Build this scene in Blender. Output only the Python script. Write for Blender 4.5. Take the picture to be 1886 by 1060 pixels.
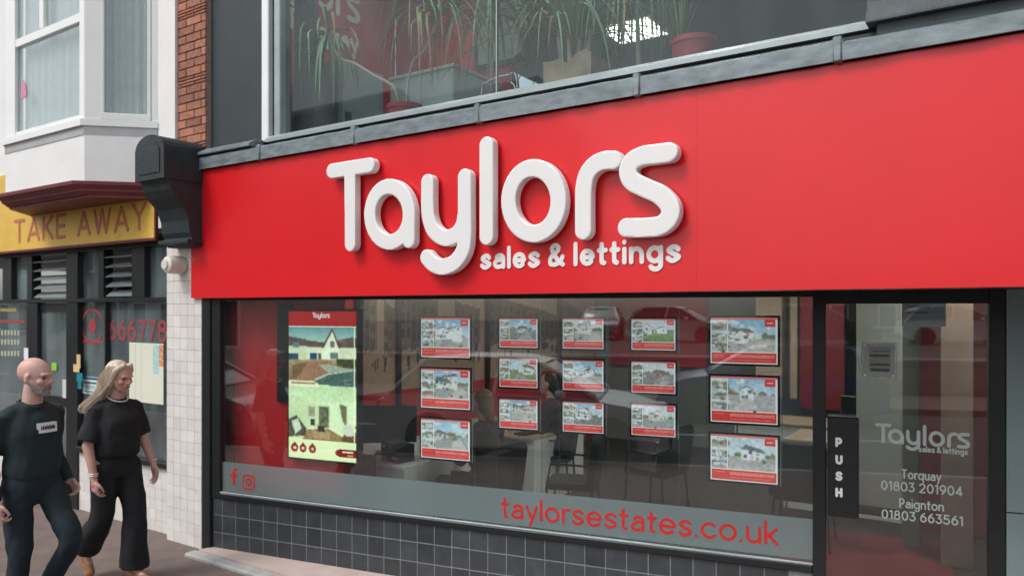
import bpy, bmesh, math, random
import numpy as np
from mathutils import Vector, Matrix
random.seed(7); rng = np.random.default_rng(7)
for o in list(bpy.data.objects): bpy.data.objects.remove(o)
S = bpy.context.scene
COL = S.collection
R = math.radians

# ------------------------------------------------------------------ camera
CAM = Vector((5.77, -3.90, 2.05)); YAW = R(33.78)
cd = bpy.data.cameras.new('camera'); cam = bpy.data.objects.new('camera', cd); COL.objects.link(cam)
cam.location = CAM; cam.rotation_euler = (R(90), 0, YAW)
cd.sensor_width = 36; cd.lens = 36 * 1400 / 1886; cd.shift_y = 40 / 1886
cd.clip_start = .05; cd.clip_end = 800
cd.dof.use_dof = True; cd.dof.focus_distance = 4.7; cd.dof.aperture_fstop = 1.6
S.camera = cam
# ------------------------------------------------------------------ world, sun, exposure
wd = bpy.data.worlds.new('World'); S.world = wd; wd.use_nodes = True
nt = wd.node_tree; nt.nodes.clear()
sky = nt.nodes.new('ShaderNodeTexSky'); sky.sky_type = 'NISHITA'; sky.sun_disc = False
SUN_EL, SUN_ROT = R(52), R(205)
sky.sun_elevation = SUN_EL; sky.sun_rotation = SUN_ROT; sky.air_density = 1.2; sky.dust_density = 3.0; sky.ozone_density = 1.0
hs = nt.nodes.new('ShaderNodeHueSaturation'); hs.inputs['Saturation'].default_value = .34
bg = nt.nodes.new('ShaderNodeBackground'); bg.inputs['Strength'].default_value = .13
wo = nt.nodes.new('ShaderNodeOutputWorld')
nt.links.new(sky.outputs[0], hs.inputs['Color']); nt.links.new(hs.outputs[0], bg.inputs[0]); nt.links.new(bg.outputs[0], wo.inputs[0])
sl = bpy.data.lights.new('sun', 'SUN'); sl.energy = 1.1; sl.angle = R(18); sl.color = (1, .97, .93)
so = bpy.data.objects.new('sun', sl); COL.objects.link(so)
sd = Vector((math.sin(SUN_ROT) * math.cos(SUN_EL), math.cos(SUN_ROT) * math.cos(SUN_EL), math.sin(SUN_EL)))
so.rotation_euler = sd.to_track_quat('Z', 'Y').to_euler(); so.location = (0, 0, 20)
S.view_settings.view_transform = 'Standard'; S.view_settings.look = 'None'; S.view_settings.gamma = 1
S.view_settings.use_curve_mapping = False; S.view_settings.exposure = 0.5
S.render.engine = 'CYCLES'
S.cycles.max_bounces = 8; S.cycles.transparent_max_bounces = 24; S.cycles.glossy_bounces = 4; S.cycles.transmission_bounces = 6

# ------------------------------------------------------------------ helpers: geometry of the place as surveyed from the photograph
FW = Vector((-math.sin(YAW), math.cos(YAW))); RT = Vector((FW.y, -FW.x))
def ray(px): return FW + RT * ((px - 943) / 1400)
def at_y(px, py, y):                       # point of the wall plane y = const
    d = ray(px); t = (y - CAM.y) / d.y
    return Vector((CAM.x + t * d.x, y, CAM.z + (570 - py) / 1400 * t))
WA = R(10.75); WO = Vector((.05, .06, 0))  # the splayed shop window: origin and angle
MW = Matrix.Translation(WO) @ Matrix.Rotation(WA, 4, 'Z')
def at_w(px, py, off=0):                   # (u, off, z) in the window's own frame
    un = Vector((math.cos(WA), math.sin(WA))); n = Vector((-un.y, un.x)); o = WO.xy + n * off
    d = ray(px); t = (o - CAM.xy).dot(n) / d.dot(n); p = CAM.xy + d * t
    return ((p - o).dot(un), off, CAM.z + (570 - py) / 1400 * t)
ID = Matrix.Identity(4)
WMAT = {}
def tag(o, label=None, cat=None, group=None, kind=None):
    if label: o['label'] = label
    if cat: o['category'] = cat
    if group: o['group'] = group
    if kind: o['kind'] = kind
    return o
def thing(name, label, cat, loc=(0, 0, 0), rz=0, group=None):
    o = bpy.data.objects.new(name, None); COL.objects.link(o); o.empty_display_size = .1
    m = Matrix.Translation(loc) @ Matrix.Rotation(rz, 4, 'Z')
    o.matrix_world = m; WMAT[o.name] = m.copy()
    return tag(o, label, cat, group)
def link(name, me, mats, parent=None, mw=None):
    o = bpy.data.objects.new(name, me); COL.objects.link(o)
    if mats and not me.materials:
        for m in (mats if isinstance(mats, (list, tuple)) else [mats]): me.materials.append(m)
    mw = mw or ID
    if parent is not None:
        o.parent = parent; o.matrix_local = WMAT[parent.name].inverted() @ mw
    else: o.matrix_world = mw
    WMAT[o.name] = mw.copy()
    return o
class MB:
    def __init__(s, M=None): s.v = []; s.f = []; s.m = []; s.M = M or ID; s.mi = 0
    def add(s, vs, fs, mi=None):
        b = len(s.v); s.v += [s.M @ Vector(v) for v in vs]; s.f += [tuple(b + i for i in f) for f in fs]
        s.m += [s.mi if mi is None else mi] * len(fs); return s
    def box(s, a, b, c=0, mi=None):
        x0, y0, z0 = [min(p, q) for p, q in zip(a, b)]; x1, y1, z1 = [max(p, q) for p, q in zip(a, b)]
        c = min(c, (x1 - x0) * .45, (y1 - y0) * .45, (z1 - z0) * .45)
        if c <= 0:
            return s.add([(x0,y0,z0),(x1,y0,z0),(x1,y1,z0),(x0,y1,z0),(x0,y0,z1),(x1,y0,z1),(x1,y1,z1),(x0,y1,z1)],
                         [(0,3,2,1),(4,5,6,7),(0,1,5,4),(1,2,6,5),(2,3,7,6),(3,0,4,7)], mi)
        bm = bmesh.new(); bmesh.ops.create_cube(bm, size=1)
        for v in bm.verts: v.co = Vector(((x0 + x1) / 2 + v.co.x * (x1 - x0), (y0 + y1) / 2 + v.co.y * (y1 - y0), (z0 + z1) / 2 + v.co.z * (z1 - z0)))
        bmesh.ops.bevel(bm, geom=bm.edges[:], offset=c, segments=1, affect='EDGES')
        bm.verts.index_update(); s.add([v.co[:] for v in bm.verts], [[v.index for v in f.verts] for f in bm.faces], mi); bm.free(); return s
    def prism(s, pts, axis, a, b, mi=None):       # pts: polygon in the two other axes
        def P(p, t):
            return {'x': (t, p[0], p[1]), 'y': (p[0], t, p[1]), 'z': (p[0], p[1], t)}[axis]
        n = len(pts)
        return s.add([P(p, a) for p in pts] + [P(p, b) for p in pts],
                     [tuple(range(n)), tuple(range(2 * n - 1, n - 1, -1))] + [(i, (i + 1) % n, n + (i + 1) % n, n + i) for i in range(n)], mi)
    def tube(s, pts, r, n=8, mi=None, cap=True):
        pts = [Vector(p) for p in pts]; rs = r if isinstance(r, (list, tuple)) else [r] * len(pts)
        vs = []; fs = []; prev = None
        for i, p in enumerate(pts):
            t = (pts[min(i + 1, len(pts) - 1)] - pts[max(i - 1, 0)]).normalized()
            if prev is None: a = t.orthogonal().normalized()
            else: a = (prev - t * prev.dot(t)).normalized()
            prev = a; b = t.cross(a)
            for k in range(n):
                q = 2 * math.pi * k / n; vs.append(p + (a * math.cos(q) + b * math.sin(q)) * rs[i])
        for i in range(len(pts) - 1):
            for k in range(n): fs.append((i * n + k, i * n + (k + 1) % n, (i + 1) * n + (k + 1) % n, (i + 1) * n + k))
        if cap: fs += [tuple(range(n))[::-1], tuple(range((len(pts) - 1) * n, len(pts) * n))]
        return s.add(vs, fs, mi)
    def lathe(s, prof, c=(0, 0, 0), n=20, axis='z', mi=None):
        vs = []; fs = []; c = Vector(c)
        for r, h in prof:
            for k in range(n):
                q = 2 * math.pi * k / n; p = (r * math.cos(q), r * math.sin(q), h)
                if axis == 'y': p = (p[0], p[2], p[1])
                if axis == 'x': p = (p[2], p[0], p[1])
                vs.append(c + Vector(p))
        for i in range(len(prof) - 1):
            for k in range(n): fs.append((i * n + k, i * n + (k + 1) % n, (i + 1) * n + (k + 1) % n, (i + 1) * n + k))
        fs += [tuple(range(n))[::-1], tuple(range((len(prof) - 1) * n, len(prof) * n))]
        return s.add(vs, fs, mi)
    def mesh(s, name, smooth=False, mats=None):
        me = bpy.data.meshes.new(name); me.from_pydata([v[:] for v in s.v], [], s.f)
        me.polygons.foreach_set('material_index', s.m)
        bm = bmesh.new(); bm.from_mesh(me); bmesh.ops.recalc_face_normals(bm, faces=bm.faces[:]); bm.to_mesh(me); bm.free()
        if smooth:
            me.polygons.foreach_set('use_smooth', [True] * len(me.polygons)); me.set_sharp_from_angle(angle=R(40))
        for m in (mats or []): me.materials.append(m)
        me.update(); return me
    def build(s, name, mats, parent=None, smooth=False):
        if not isinstance(mats, (list, tuple)): mats = [mats]
        if parent is None:                        # origin at the thing's base
            xs = np.array([v[:] for v in s.v]); b = Vector(((xs[:,0].min()+xs[:,0].max())/2, (xs[:,1].min()+xs[:,1].max())/2, xs[:,2].min()))
            mw = Matrix.Translation(b)
        else: mw = WMAT[parent.name]
        inv = mw.inverted(); s.v = [inv @ v for v in s.v]
        return link(name, s.mesh(name, smooth, mats), None, parent, mw)
def struct(name, mb, m, smooth=False): return tag(mb.build(name, m, None, smooth), kind='structure')
def inst(name, me, parent, mw): return link(name, me, None, parent, mw)
def copy_tree(o, parent=None, off=None):
    c = o.copy(); COL.objects.link(c)
    WMAT[c.name] = WMAT[o.name].copy()
    if parent is not None: c.parent = parent; c.matrix_parent_inverse = o.matrix_parent_inverse.copy()
    for ch in [x for x in list(bpy.data.objects) if x.parent is o]: copy_tree(ch, c)
    return c

# ------------------------------------------------------------------ materials
def mat(name, col, rough=.6, metal=0, var=.0, vs=6, bump=0, bs=60, rnd=0, coat=0, col2=None, stretch=None, spec=.5, emit=0):
    m = bpy.data.materials.new(name); m.use_nodes = True; N = m.node_tree.nodes; L = m.node_tree.links; b = N['Principled BSDF']
    b.inputs['Base Color'].default_value = (*col, 1); b.inputs['Roughness'].default_value = rough; b.inputs['Metallic'].default_value = metal
    b.inputs['Coat Weight'].default_value = coat; b.inputs['Coat Roughness'].default_value = .08
    b.inputs['Specular IOR Level'].default_value = spec
    if emit: b.inputs['Emission Color'].default_value = (*col, 1); b.inputs['Emission Strength'].default_value = emit
    if var or bump or rnd:
        g = N.new('ShaderNodeNewGeometry'); src = g.outputs['Position']
        if stretch:
            mp = N.new('ShaderNodeMapping'); mp.inputs['Scale'].default_value = stretch; L.new(src, mp.inputs[0]); src = mp.outputs[0]
    if var or rnd:
        nz = N.new('ShaderNodeTexNoise'); nz.inputs['Scale'].default_value = vs; nz.inputs['Detail'].default_value = 6; nz.inputs['Roughness'].default_value = .6
        L.new(src, nz.inputs['Vector'])
        cr = N.new('ShaderNodeMapRange'); cr.inputs['From Min'].default_value = .3; cr.inputs['From Max'].default_value = .7
        L.new(nz.outputs['Fac'], cr.inputs['Value'])
        mx = N.new('ShaderNodeMix'); mx.data_type = 'RGBA'
        c2 = col2 or tuple(c * (1 - var) for c in col); c1 = col if col2 else tuple(min(1, c * (1 + var * .5)) for c in col)
        mx.inputs['A'].default_value = (*c2, 1); mx.inputs['B'].default_value = (*c1, 1); L.new(cr.outputs[0], mx.inputs['Factor'])
        out = mx.outputs['Result']
        if rnd:
            oi = N.new('ShaderNodeObjectInfo'); mr = N.new('ShaderNodeMapRange'); mr.inputs['To Min'].default_value = 1 - rnd; mr.inputs['To Max'].default_value = 1 + rnd
            L.new(oi.outputs['Random'], mr.inputs['Value']); h = N.new('ShaderNodeHueSaturation'); L.new(mr.outputs[0], h.inputs['Value']); L.new(out, h.inputs['Color']); out = h.outputs[0]
        L.new(out, b.inputs['Base Color'])
    if bump:
        n2 = N.new('ShaderNodeTexNoise'); n2.inputs['Scale'].default_value = bs; n2.inputs['Detail'].default_value = 5; L.new(src, n2.inputs['Vector'])
        bp = N.new('ShaderNodeBump'); bp.inputs['Strength'].default_value = bump; bp.inputs['Distance'].default_value = .01
        L.new(n2.outputs['Fac'], bp.inputs['Height']); L.new(bp.outputs[0], b.inputs['Normal'])
    return m
def glass_mat(name, tint=(.8, .86, .86), r0=.05, rough=.0, k=.9, dirt_haze=0.0):
    m = bpy.data.materials.new(name); m.use_nodes = True; N = m.node_tree.nodes; L = m.node_tree.links; N.clear()
    o = N.new('ShaderNodeOutputMaterial'); t = N.new('ShaderNodeBsdfTransparent'); t.inputs[0].default_value = (*tint, 1)
    g = N.new('ShaderNodeBsdfGlossy'); g.inputs['Roughness'].default_value = rough; g.inputs[0].default_value = (1, 1, 1, 1)
    lw = N.new('ShaderNodeLayerWeight'); lw.inputs['Blend'].default_value = .5
    p = N.new('ShaderNodeMath'); p.operation = 'POWER'; p.inputs[1].default_value = 4; L.new(lw.outputs['Facing'], p.inputs[0])
    a = N.new('ShaderNodeMath'); a.operation = 'MULTIPLY_ADD'; a.inputs[1].default_value = k; a.inputs[2].default_value = r0; a.use_clamp = True
    L.new(p.outputs[0], a.inputs[0]); mx = N.new('ShaderNodeMixShader'); L.new(a.outputs[0], mx.inputs[0]); L.new(t.outputs[0], mx.inputs[1]); L.new(g.outputs[0], mx.inputs[2])
    fin = mx.outputs[0]
    if dirt_haze:  # pale diffuse film: slight dirt, plus sky haze painted into the pane
        d = N.new('ShaderNodeBsdfDiffuse'); d.inputs[0].default_value = (.5, .6, .62, 1)
        gm = N.new('ShaderNodeNewGeometry'); mp = N.new('ShaderNodeMapping'); mp.inputs['Scale'].default_value = (2.2, 2.2, 1.1); nz = N.new('ShaderNodeTexNoise'); nz.inputs['Scale'].default_value = 1.5; nz.inputs['Detail'].default_value = 6
        L.new(gm.outputs['Position'], mp.inputs[0]); L.new(mp.outputs[0], nz.inputs['Vector'])
        mr = N.new('ShaderNodeMapRange'); mr.inputs['From Min'].default_value = .35; mr.inputs['From Max'].default_value = .8; mr.inputs['To Max'].default_value = dirt_haze * 2; mr.inputs['To Min'].default_value = dirt_haze * .4
        L.new(nz.outputs['Fac'], mr.inputs['Value']); m2 = N.new('ShaderNodeMixShader'); L.new(mr.outputs[0], m2.inputs[0]); L.new(fin, m2.inputs[1]); L.new(d.outputs[0], m2.inputs[2]); fin = m2.outputs[0]
    L.new(fin, o.inputs[0]); return m
def print_mat(name, emit=.0, rough=.35):           # printed sheet or screen: colours stored on the mesh
    m = bpy.data.materials.new(name); m.use_nodes = True; N = m.node_tree.nodes; L = m.node_tree.links; b = N['Principled BSDF']
    at = N.new('ShaderNodeVertexColor'); at.layer_name = 'print'; L.new(at.outputs[0], b.inputs['Base Color']); b.inputs['Roughness'].default_value = rough
    if emit: L.new(at.outputs[0], b.inputs['Emission Color']); b.inputs['Emission Strength'].default_value = emit
    return m
def emis(name, col, s):
    m = bpy.data.materials.new(name); m.use_nodes = True; N = m.node_tree.nodes; N.clear()
    e = N.new('ShaderNodeEmission'); e.inputs[0].default_value = (*col, 1); e.inputs[1].default_value = s; o = N.new('ShaderNodeOutputMaterial'); m.node_tree.links.new(e.outputs[0], o.inputs[0]); return m
m_red = mat('red_gloss_panel', (.70, .010, .016), .34, var=.06, vs=1.2, bump=.03, bs=1.6, coat=.22, spec=.45)
m_white = mat('white_acrylic', (.80, .795, .785), .35, var=.03, vs=3)
m_vinylred = mat('red_vinyl', (.6, .02, .02), .4, var=.03)
m_black = mat('black_painted_aluminium', (.012, .015, .017), .38, var=.25, vs=14, bump=.02)
m_dark = mat('dark_grey_paint', (.03, .042, .048), .55, var=.18, vs=5, bump=.15, bs=90)
m_darkgloss = mat('dark_stone_paint', (.05, .07, .078), .6, var=.3, vs=7, bump=.35, bs=45)
m_lead = mat('lead_flashing', (.22, .265, .285), .5, metal=.3, var=.4, vs=2.5, bump=.1, bs=18, stretch=(3, 3, 9))
m_upvc = mat('white_upvc', (.84, .85, .84), .35, var=.05, vs=4)
m_greyalu = mat('grey_aluminium_sill', (.36, .42, .43), .35, metal=.3, var=.15, vs=5)
m_brick = mat('red_brick', (.40, .17, .11), .85, var=.4, vs=22, bump=.5, bs=120, rnd=.28)
m_mortar = mat('mortar', (.36, .28, .23), .9, var=.25, vs=30, bump=.4, bs=150)
m_wtile = mat('cream_glazed_tile', (.76, .73, .70), .25, var=.10, vs=5, rnd=.06, bump=.02, bs=9)
m_grout = mat('tile_grout', (.4, .38, .36), .9, var=.2, vs=30)
m_dtile = mat('slate_glazed_tile', (.046, .054, .062), .34, var=.3, vs=7, rnd=.2, bump=.03, bs=7)
m_dgrout = mat('pale_grout', (.2, .215, .22), .9, var=.3, vs=25)
m_render = mat('white_render', (.82, .815, .80), .75, var=.07, vs=2.2, bump=.12, bs=60)
m_maroon = mat('maroon_paint', (.15, .015, .022), .5, var=.25, vs=8)
m_yellow = mat('yellow_sign_paint', (.78, .50, .08), .45, var=.12, vs=4)
m_signred = mat('faded_red_letters', (.52, .16, .10), .5, var=.15)
m_pave = mat('worn_pavement', (.22, .155, .135), .9, var=.35, vs=4.5, bump=.7, bs=160, col2=(.13, .112, .105))
m_road = mat('asphalt', (.055, .055, .056), .9, var=.25, vs=3, bump=.5, bs=200)
m_kerb = mat('kerb_stone', (.32, .31, .3), .85, var=.2, vs=8, bump=.3)
m_slab = mat('pinkish_concrete', (.55, .44, .4), .8, var=.14, vs=5, bump=.25, bs=90)
m_nosing = mat('grey_concrete_edge', (.42, .42, .41), .8, var=.2, vs=9, bump=.3)
m_glass = glass_mat('shop_glass', (.84, .89, .89), .10, k=.5, dirt_haze=.008)
m_upglass = glass_mat('upper_glass', (.84, .9, .9), .022, k=.35, dirt_haze=.032)  # film tinted and raised to stand in for hazy sky reflection
m_tglass = glass_mat('takeaway_glass', (.6, .68, .69), .09, k=.7, dirt_haze=.12)  # strong film paints sky reflection into the takeaway panes
m_bayglass = glass_mat('bay_glass', (.86, .9, .9), .06, k=.8, dirt_haze=.01)
# ------------------------------------------------------------------ lettering: every letter is strokes with an even width
def arc(cx, cy, rx, ry, a0, a1, n=14):
    return [(cx + rx * math.cos(R(a0 + (a1 - a0) * i / n)), cy + ry * math.sin(R(a0 + (a1 - a0) * i / n))) for i in range(n + 1)]
def spl(pts, n=6):
    P = [np.array(p, float) for p in pts]; P = [2 * P[0] - P[1]] + P + [2 * P[-1] - P[-2]]; out = []
    for i in range(1, len(P) - 2):
        for k in range(n):
            t = k / n; out.append(tuple(.5 * ((2 * P[i]) + (-P[i-1] + P[i+1]) * t + (2*P[i-1] - 5*P[i] + 4*P[i+1] - P[i+2]) * t*t + (-P[i-1] + 3*P[i] - 3*P[i+1] + P[i+2]) * t**3)))
    return out + [tuple(P[-2])]
def glyph(c, w):                                    # cap height 1; centre lines; returns strokes, advance
    h = w / 2; lo, X = h, .70; hi = X - h; R_ = (hi - lo) / 2; cy = (hi + lo) / 2; s = .055 + h; T = 1 - h
    ring = lambda x: arc(x + R_, cy, R_, R_, 0, 360, 26)
    rx = .27; RW = s + 2 * rx + h + .055
    if c == ' ': return [], .3
    if c == 'a': x1 = s + 2 * rx * .86; return [[(x1, lo)] + [(x1, hi - .19)] + arc(x1 - .2, hi - .19, .2, .19, 15, 150, 9), [(x1, cy + .06)] + [(s + .2, cy + .05)] + arc(s + .17, lo + .145, .17, .145, 100, 275, 9) + [(x1 - .06, lo + .04), (x1, lo + .14)]], x1 + h + .055
    if c == 'o': return [ring(s)], s + 2 * R_ + h + .055
    if c == 'c': return [arc(s + R_, cy, R_, R_, 42, 318, 20)], s + 1.75 * R_ + h + .05
    if c == 'e': return [arc(s + R_, cy, R_, R_, 0, 316, 20) , [(s, cy), (s + 2 * R_, cy)]], s + 2 * R_ + h + .05
    if c == 'l': return [[(s, lo), (s, T)]], s + h + .055
    if c == 'i': return [[(s, lo), (s, hi)], [(s, T - .02), (s, T - .019)]], s + h + .055
    if c == 't': return [[(s + .12, T - .06), (s + .12, lo + .12)] + arc(s + .22, lo + .1, .1, .1, 180, 280, 6), [(s, hi), (s + .3, hi)]], s + .3 + h + .03
    if c == 'n': return [[(s, lo), (s, hi)], [(s, cy)] + arc(s + .23, hi - .23, .23, .23, 180, 0, 12) + [(s + .46, lo)]], s + .46 + h + .055
    if c == 'u': return [[(s, hi)] + arc(s + .23, lo + .23, .23, .23, 180, 360, 12) + [(s + .46, hi)], [(s + .46, hi), (s + .46, lo)]], s + .46 + h + .055
    if c == 'r': return [[(s, lo), (s, hi)], [(s, cy)] + arc(s + .24, hi - .24, .24, .24, 180, 85, 8)], s + .26 + h + .02
    if c == 's': return [spl([(s + .42, hi - .09), (s + .32, hi - .01), (s + .2, hi), (s + .05, hi - .08), (s + .05, cy + .1), (s + .22, cy), (s + .4, cy - .09), (s + .42, lo + .1), (s + .24, lo), (s + .1, lo + .01), (s, lo + .09)], 4)], s + .44 + h + .045
    if c == 'g': x1 = s + 2 * R_; return [ring(s), [(x1, hi), (x1, -.02)] + arc(x1 - R_ + .03, -.02, R_ - .03, .2, 0, -150, 12)], x1 + h + .055
    if c == 'q': x1 = s + 2 * R_; return [ring(s), [(x1, hi), (x1, -.24)]], x1 + h + .055
    if c == 'y': return [[(s, hi), (s + .24, lo)], [(s + .48, hi), (s + .15, -.24)]], s + .48 + h + .04
    if c == 'k': return [[(s, lo), (s, T)], [(s + .4, hi), (s, cy - .06)], [(s + .12, cy + .03), (s + .42, lo)]], s + .42 + h + .04
    if c == 'w': return [[(s, hi), (s + .17, lo), (s + .34, hi), (s + .51, lo), (s + .68, hi)]], s + .68 + h + .04
    if c == '.': return [[(s, lo), (s + .001, lo)]], s + h + .07
    if c == 'f': return [[(s + .12, lo), (s + .12, T - .16)] + arc(s + .26, T - .16, .14, .16, 180, 95, 6), [(s, hi), (s + .3, hi)]], s + .3 + h + .03
    if c == '&': return [spl([(s + .64, lo), (s + .42, .26), (s + .2, .52), (s + .1, .74), (s + .14, T - .05), (s + .27, T), (s + .4, T - .06), (s + .4, .7), (s + .2, .53), (s + .03, .38), (s + .02, .16), (s + .16, lo + .01), (s + .33, lo + .04), (s + .5, .2), (s + .62, .42)], 5)], s + .66 + h + .05
    M = (lo + T) / 2
    D = {'P': ([[(s, lo), (s, T)], [(s, T), (s + .27, T)] + arc(s + .27, (T + .42) / 2, .2, (T - .42) / 2, 90, -90, 10) + [(s, .42)]], .47),
         'U': ([[(s, T)] + arc(s + .27, lo + .27, .27, .27, 180, 360, 12) + [(s + .54, T)]], .54),
         'S': ([spl([(s + .5, T - .13), (s + .36, T - .01), (s + .2, T - .01), (s + .05, T - .12), (s + .06, M + .1), (s + .26, M), (s + .47, M - .1), (s + .5, lo + .16), (s + .34, lo + .01), (s + .15, lo + .01), (s, lo + .13)], 4)], .52),
         'H': ([[(s, lo), (s, T)], [(s + .52, lo), (s + .52, T)], [(s, M), (s + .52, M)]], .52),
         'T': ([[(s, T), (s + .56, T)], [(s + .28, T), (s + .28, lo)]], .56),
         'A': ([[(s, lo), (s + .31, T), (s + .62, lo)], [(s + .12, .33), (s + .5, .33)]], .62),
         'K': ([[(s, lo), (s, T)], [(s + .48, T), (s, M - .1)], [(s + .16, M + .03), (s + .5, lo)]], .5),
         'E': ([[(s + .42, T), (s, T), (s, lo), (s + .42, lo)], [(s, M), (s + .38, M)]], .42),
         'W': ([[(s, T), (s + .2, lo), (s + .4, T), (s + .6, lo), (s + .8, T)]], .8),
         'Y': ([[(s, T), (s + .28, M), (s + .56, T)], [(s + .28, M), (s + .28, lo)]], .56),
         'F': ([[(s + .42, T), (s, T), (s, lo)], [(s, M), (s + .36, M)]], .42),
         'B': ([[(s, lo), (s, T), (s + .26, T)] + arc(s + .26, (T + M) / 2, .17, (T - M) / 2, 90, -90, 8) + [(s, M)], [(s + .26, M)] + arc(s + .28, (lo + M) / 2, .2, (M - lo) / 2, 90, -90, 8) + [(s, lo)]], .48),
         '0': ([arc(s + .26, M, .26, T - M, 0, 360, 24)], .52),
         '1': ([[(s, T - .1), (s + .18, T), (s + .18, lo)]], .2),
         '2': ([arc(s + .24, T - .24, .24, .24, 165, -35, 12) + [(s, lo), (s + .48, lo)]], .5),
         '3': ([[(s, T), (s + .42, T), (s + .2, M + .06)] + arc(s + .21, lo + .25, .26, .25, 85, -150, 12)], .48),
         '4': ([[(s + .38, lo), (s + .38, T), (s, .28), (s + .52, .28)]], .52),
         '5': ([[(s + .44, T), (s + .06, T), (s + .03, M + .06), (s + .2, M + .1)] + arc(s + .2, lo + .28, .28, .28, 80, -150, 12)], .5),
         '6': ([arc(s + .25, lo + .27, .25, .27, 0, 360, 20), [(s, lo + .27)] + [(s + .06, M + .14), (s + .34, T)]], .5),
         '7': ([[(s, T), (s + .46, T), (s + .16, lo)]], .46),
         '8': ([arc(s + .25, T - .2, .2, .2, 0, 360, 18), arc(s + .25, lo + .25, .25, .25, 0, 360, 18)], .5),
         '9': ([arc(s + .25, T - .27, .25, .27, 0, 360, 20), [(s + .5, T - .27), (s + .44, M - .14), (s + .16, lo)]], .5),
         '£': ([spl([(s + .46, T - .14), (s + .3, T), (s + .14, T - .14), (s + .14, M), (s + .12, lo + .1), (s, lo)], 4) + [(s + .5, lo)], [(s, M), (s + .34, M)]], .5)}
    st, wd_ = D[c]; return st, s + wd_ + h + .06
def stroke_mesh(strokes, r, cell, depth, bevel=0, flare=None):
    """even-width strokes -> solid letter: x right, z up, front face at y = -depth; bevelled rim"""
    seg = [(a, b) for s in strokes for a, b in zip(s[:-1], s[1:])]
    A = np.array([a for a, b in seg], float); B = np.array([b for a, b in seg], float); D = B - A; LL = (D ** 2).sum(1) + 1e-12
    mn = np.minimum(A, B).min(0) - r - cell * 1.5; mx = np.maximum(A, B).max(0) + r + cell * 1.5
    nx, ny = [int(math.ceil(v)) + 1 for v in (mx - mn) / cell]
    gx, gy = np.meshgrid(mn[0] + cell * np.arange(nx), mn[1] + cell * np.arange(ny), indexing='ij'); d = np.full(gx.shape, 1e9)
    for a, dd, l in zip(A, D, LL):
        t = np.clip(((gx - a[0]) * dd[0] + (gy - a[1]) * dd[1]) / l, 0, 1)
        d = np.minimum(d, (gx - a[0] - t * dd[0]) ** 2 + (gy - a[1] - t * dd[1]) ** 2)
    F = r - np.sqrt(d); F[np.abs(F) < cell * .02] = cell * .02
    V = []; idx = {}; faces = []
    def hgt(f):
        if not bevel or f >= bevel: return -depth
        return -depth + bevel - math.sqrt(max(0, bevel ** 2 - (bevel - max(f, 0)) ** 2))
    def gv(i, j):
        k = (i, j)
        if k not in idx: idx[k] = len(V); V.append((gx[i, j], hgt(F[i, j]), gy[i, j]))
        return idx[k]
    rim = {}
    def ev(p, q):
        k = (min(p, q), max(p, q))
        if k not in idx:
            p, q = k; t = F[p] / (F[p] - F[q]); idx[k] = len(V); rim[idx[k]] = 1
            V.append((gx[p] + t * (gx[q] - gx[p]), hgt(0), gy[p] + t * (gy[q] - gy[p])))
        return idx[k]
    ins = F > 0; any_ = ins[:-1, :-1] | ins[1:, :-1] | ins[1:, 1:] | ins[:-1, 1:]
    sides = []
    for i, j in zip(*np.nonzero(any_)):
        i = int(i); j = int(j); cs = [(i, j), (i + 1, j), (i + 1, j + 1), (i, j + 1)]; poly = []
        for k in range(4):
            p, q = cs[k], cs[(k + 1) % 4]
            if ins[p]: poly.append(gv(*p))
            if ins[p] != ins[q]: poly.append(ev(p, q))
        if len(poly) >= 3:
            faces.append(poly)
            for a, b in zip(poly, poly[1:] + poly[:1]):
                if a in rim and b in rim: sides.append((a, b))
    back = {}
    for a, b in sides:
        for v in (a, b):
            if v not in back: back[v] = len(V); V.append((V[v][0], 0, V[v][2]))
    faces += [(b, a, back[a], back[b]) for a, b in sides]
    me = bpy.data.meshes.new('letter'); me.from_pydata([tuple(map(float, v)) for v in V], [], faces)
    me.polygons.foreach_set('use_smooth', [True] * len(me.polygons)); me.set_sharp_from_angle(angle=R(50)); me.update(); return me
LCACHE = {}
def text(s, x0, x1, z, cap, w, depth, m, parent, M, name='letter', centre=False, cell=None):
    """set s with baseline z, from x0 to x1 (squeezed to fit), cap height cap, stroke w*cap"""
    adv = sum(glyph(c, w)[1] for c in s); k = (x1 - x0) / (adv * cap); x = x0; out = []
    for c in s:
        st, a = glyph(c, w)
        if st:
            key = (c, w, round(k, 3), round(cap, 4), depth, m.name)
            if key not in LCACHE:
                me = stroke_mesh([[(px * cap * k, pz * cap) for px, pz in q] for q in st], w * cap / 2, cell or max(w * cap / 5.5, .0012), depth); me.materials.append(m); LCACHE[key] = me
            o = inst(name, LCACHE[key], parent, M @ Matrix.Translation((x, 0, z))); out.append(o)
        x += a * cap * k
    return out
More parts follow.
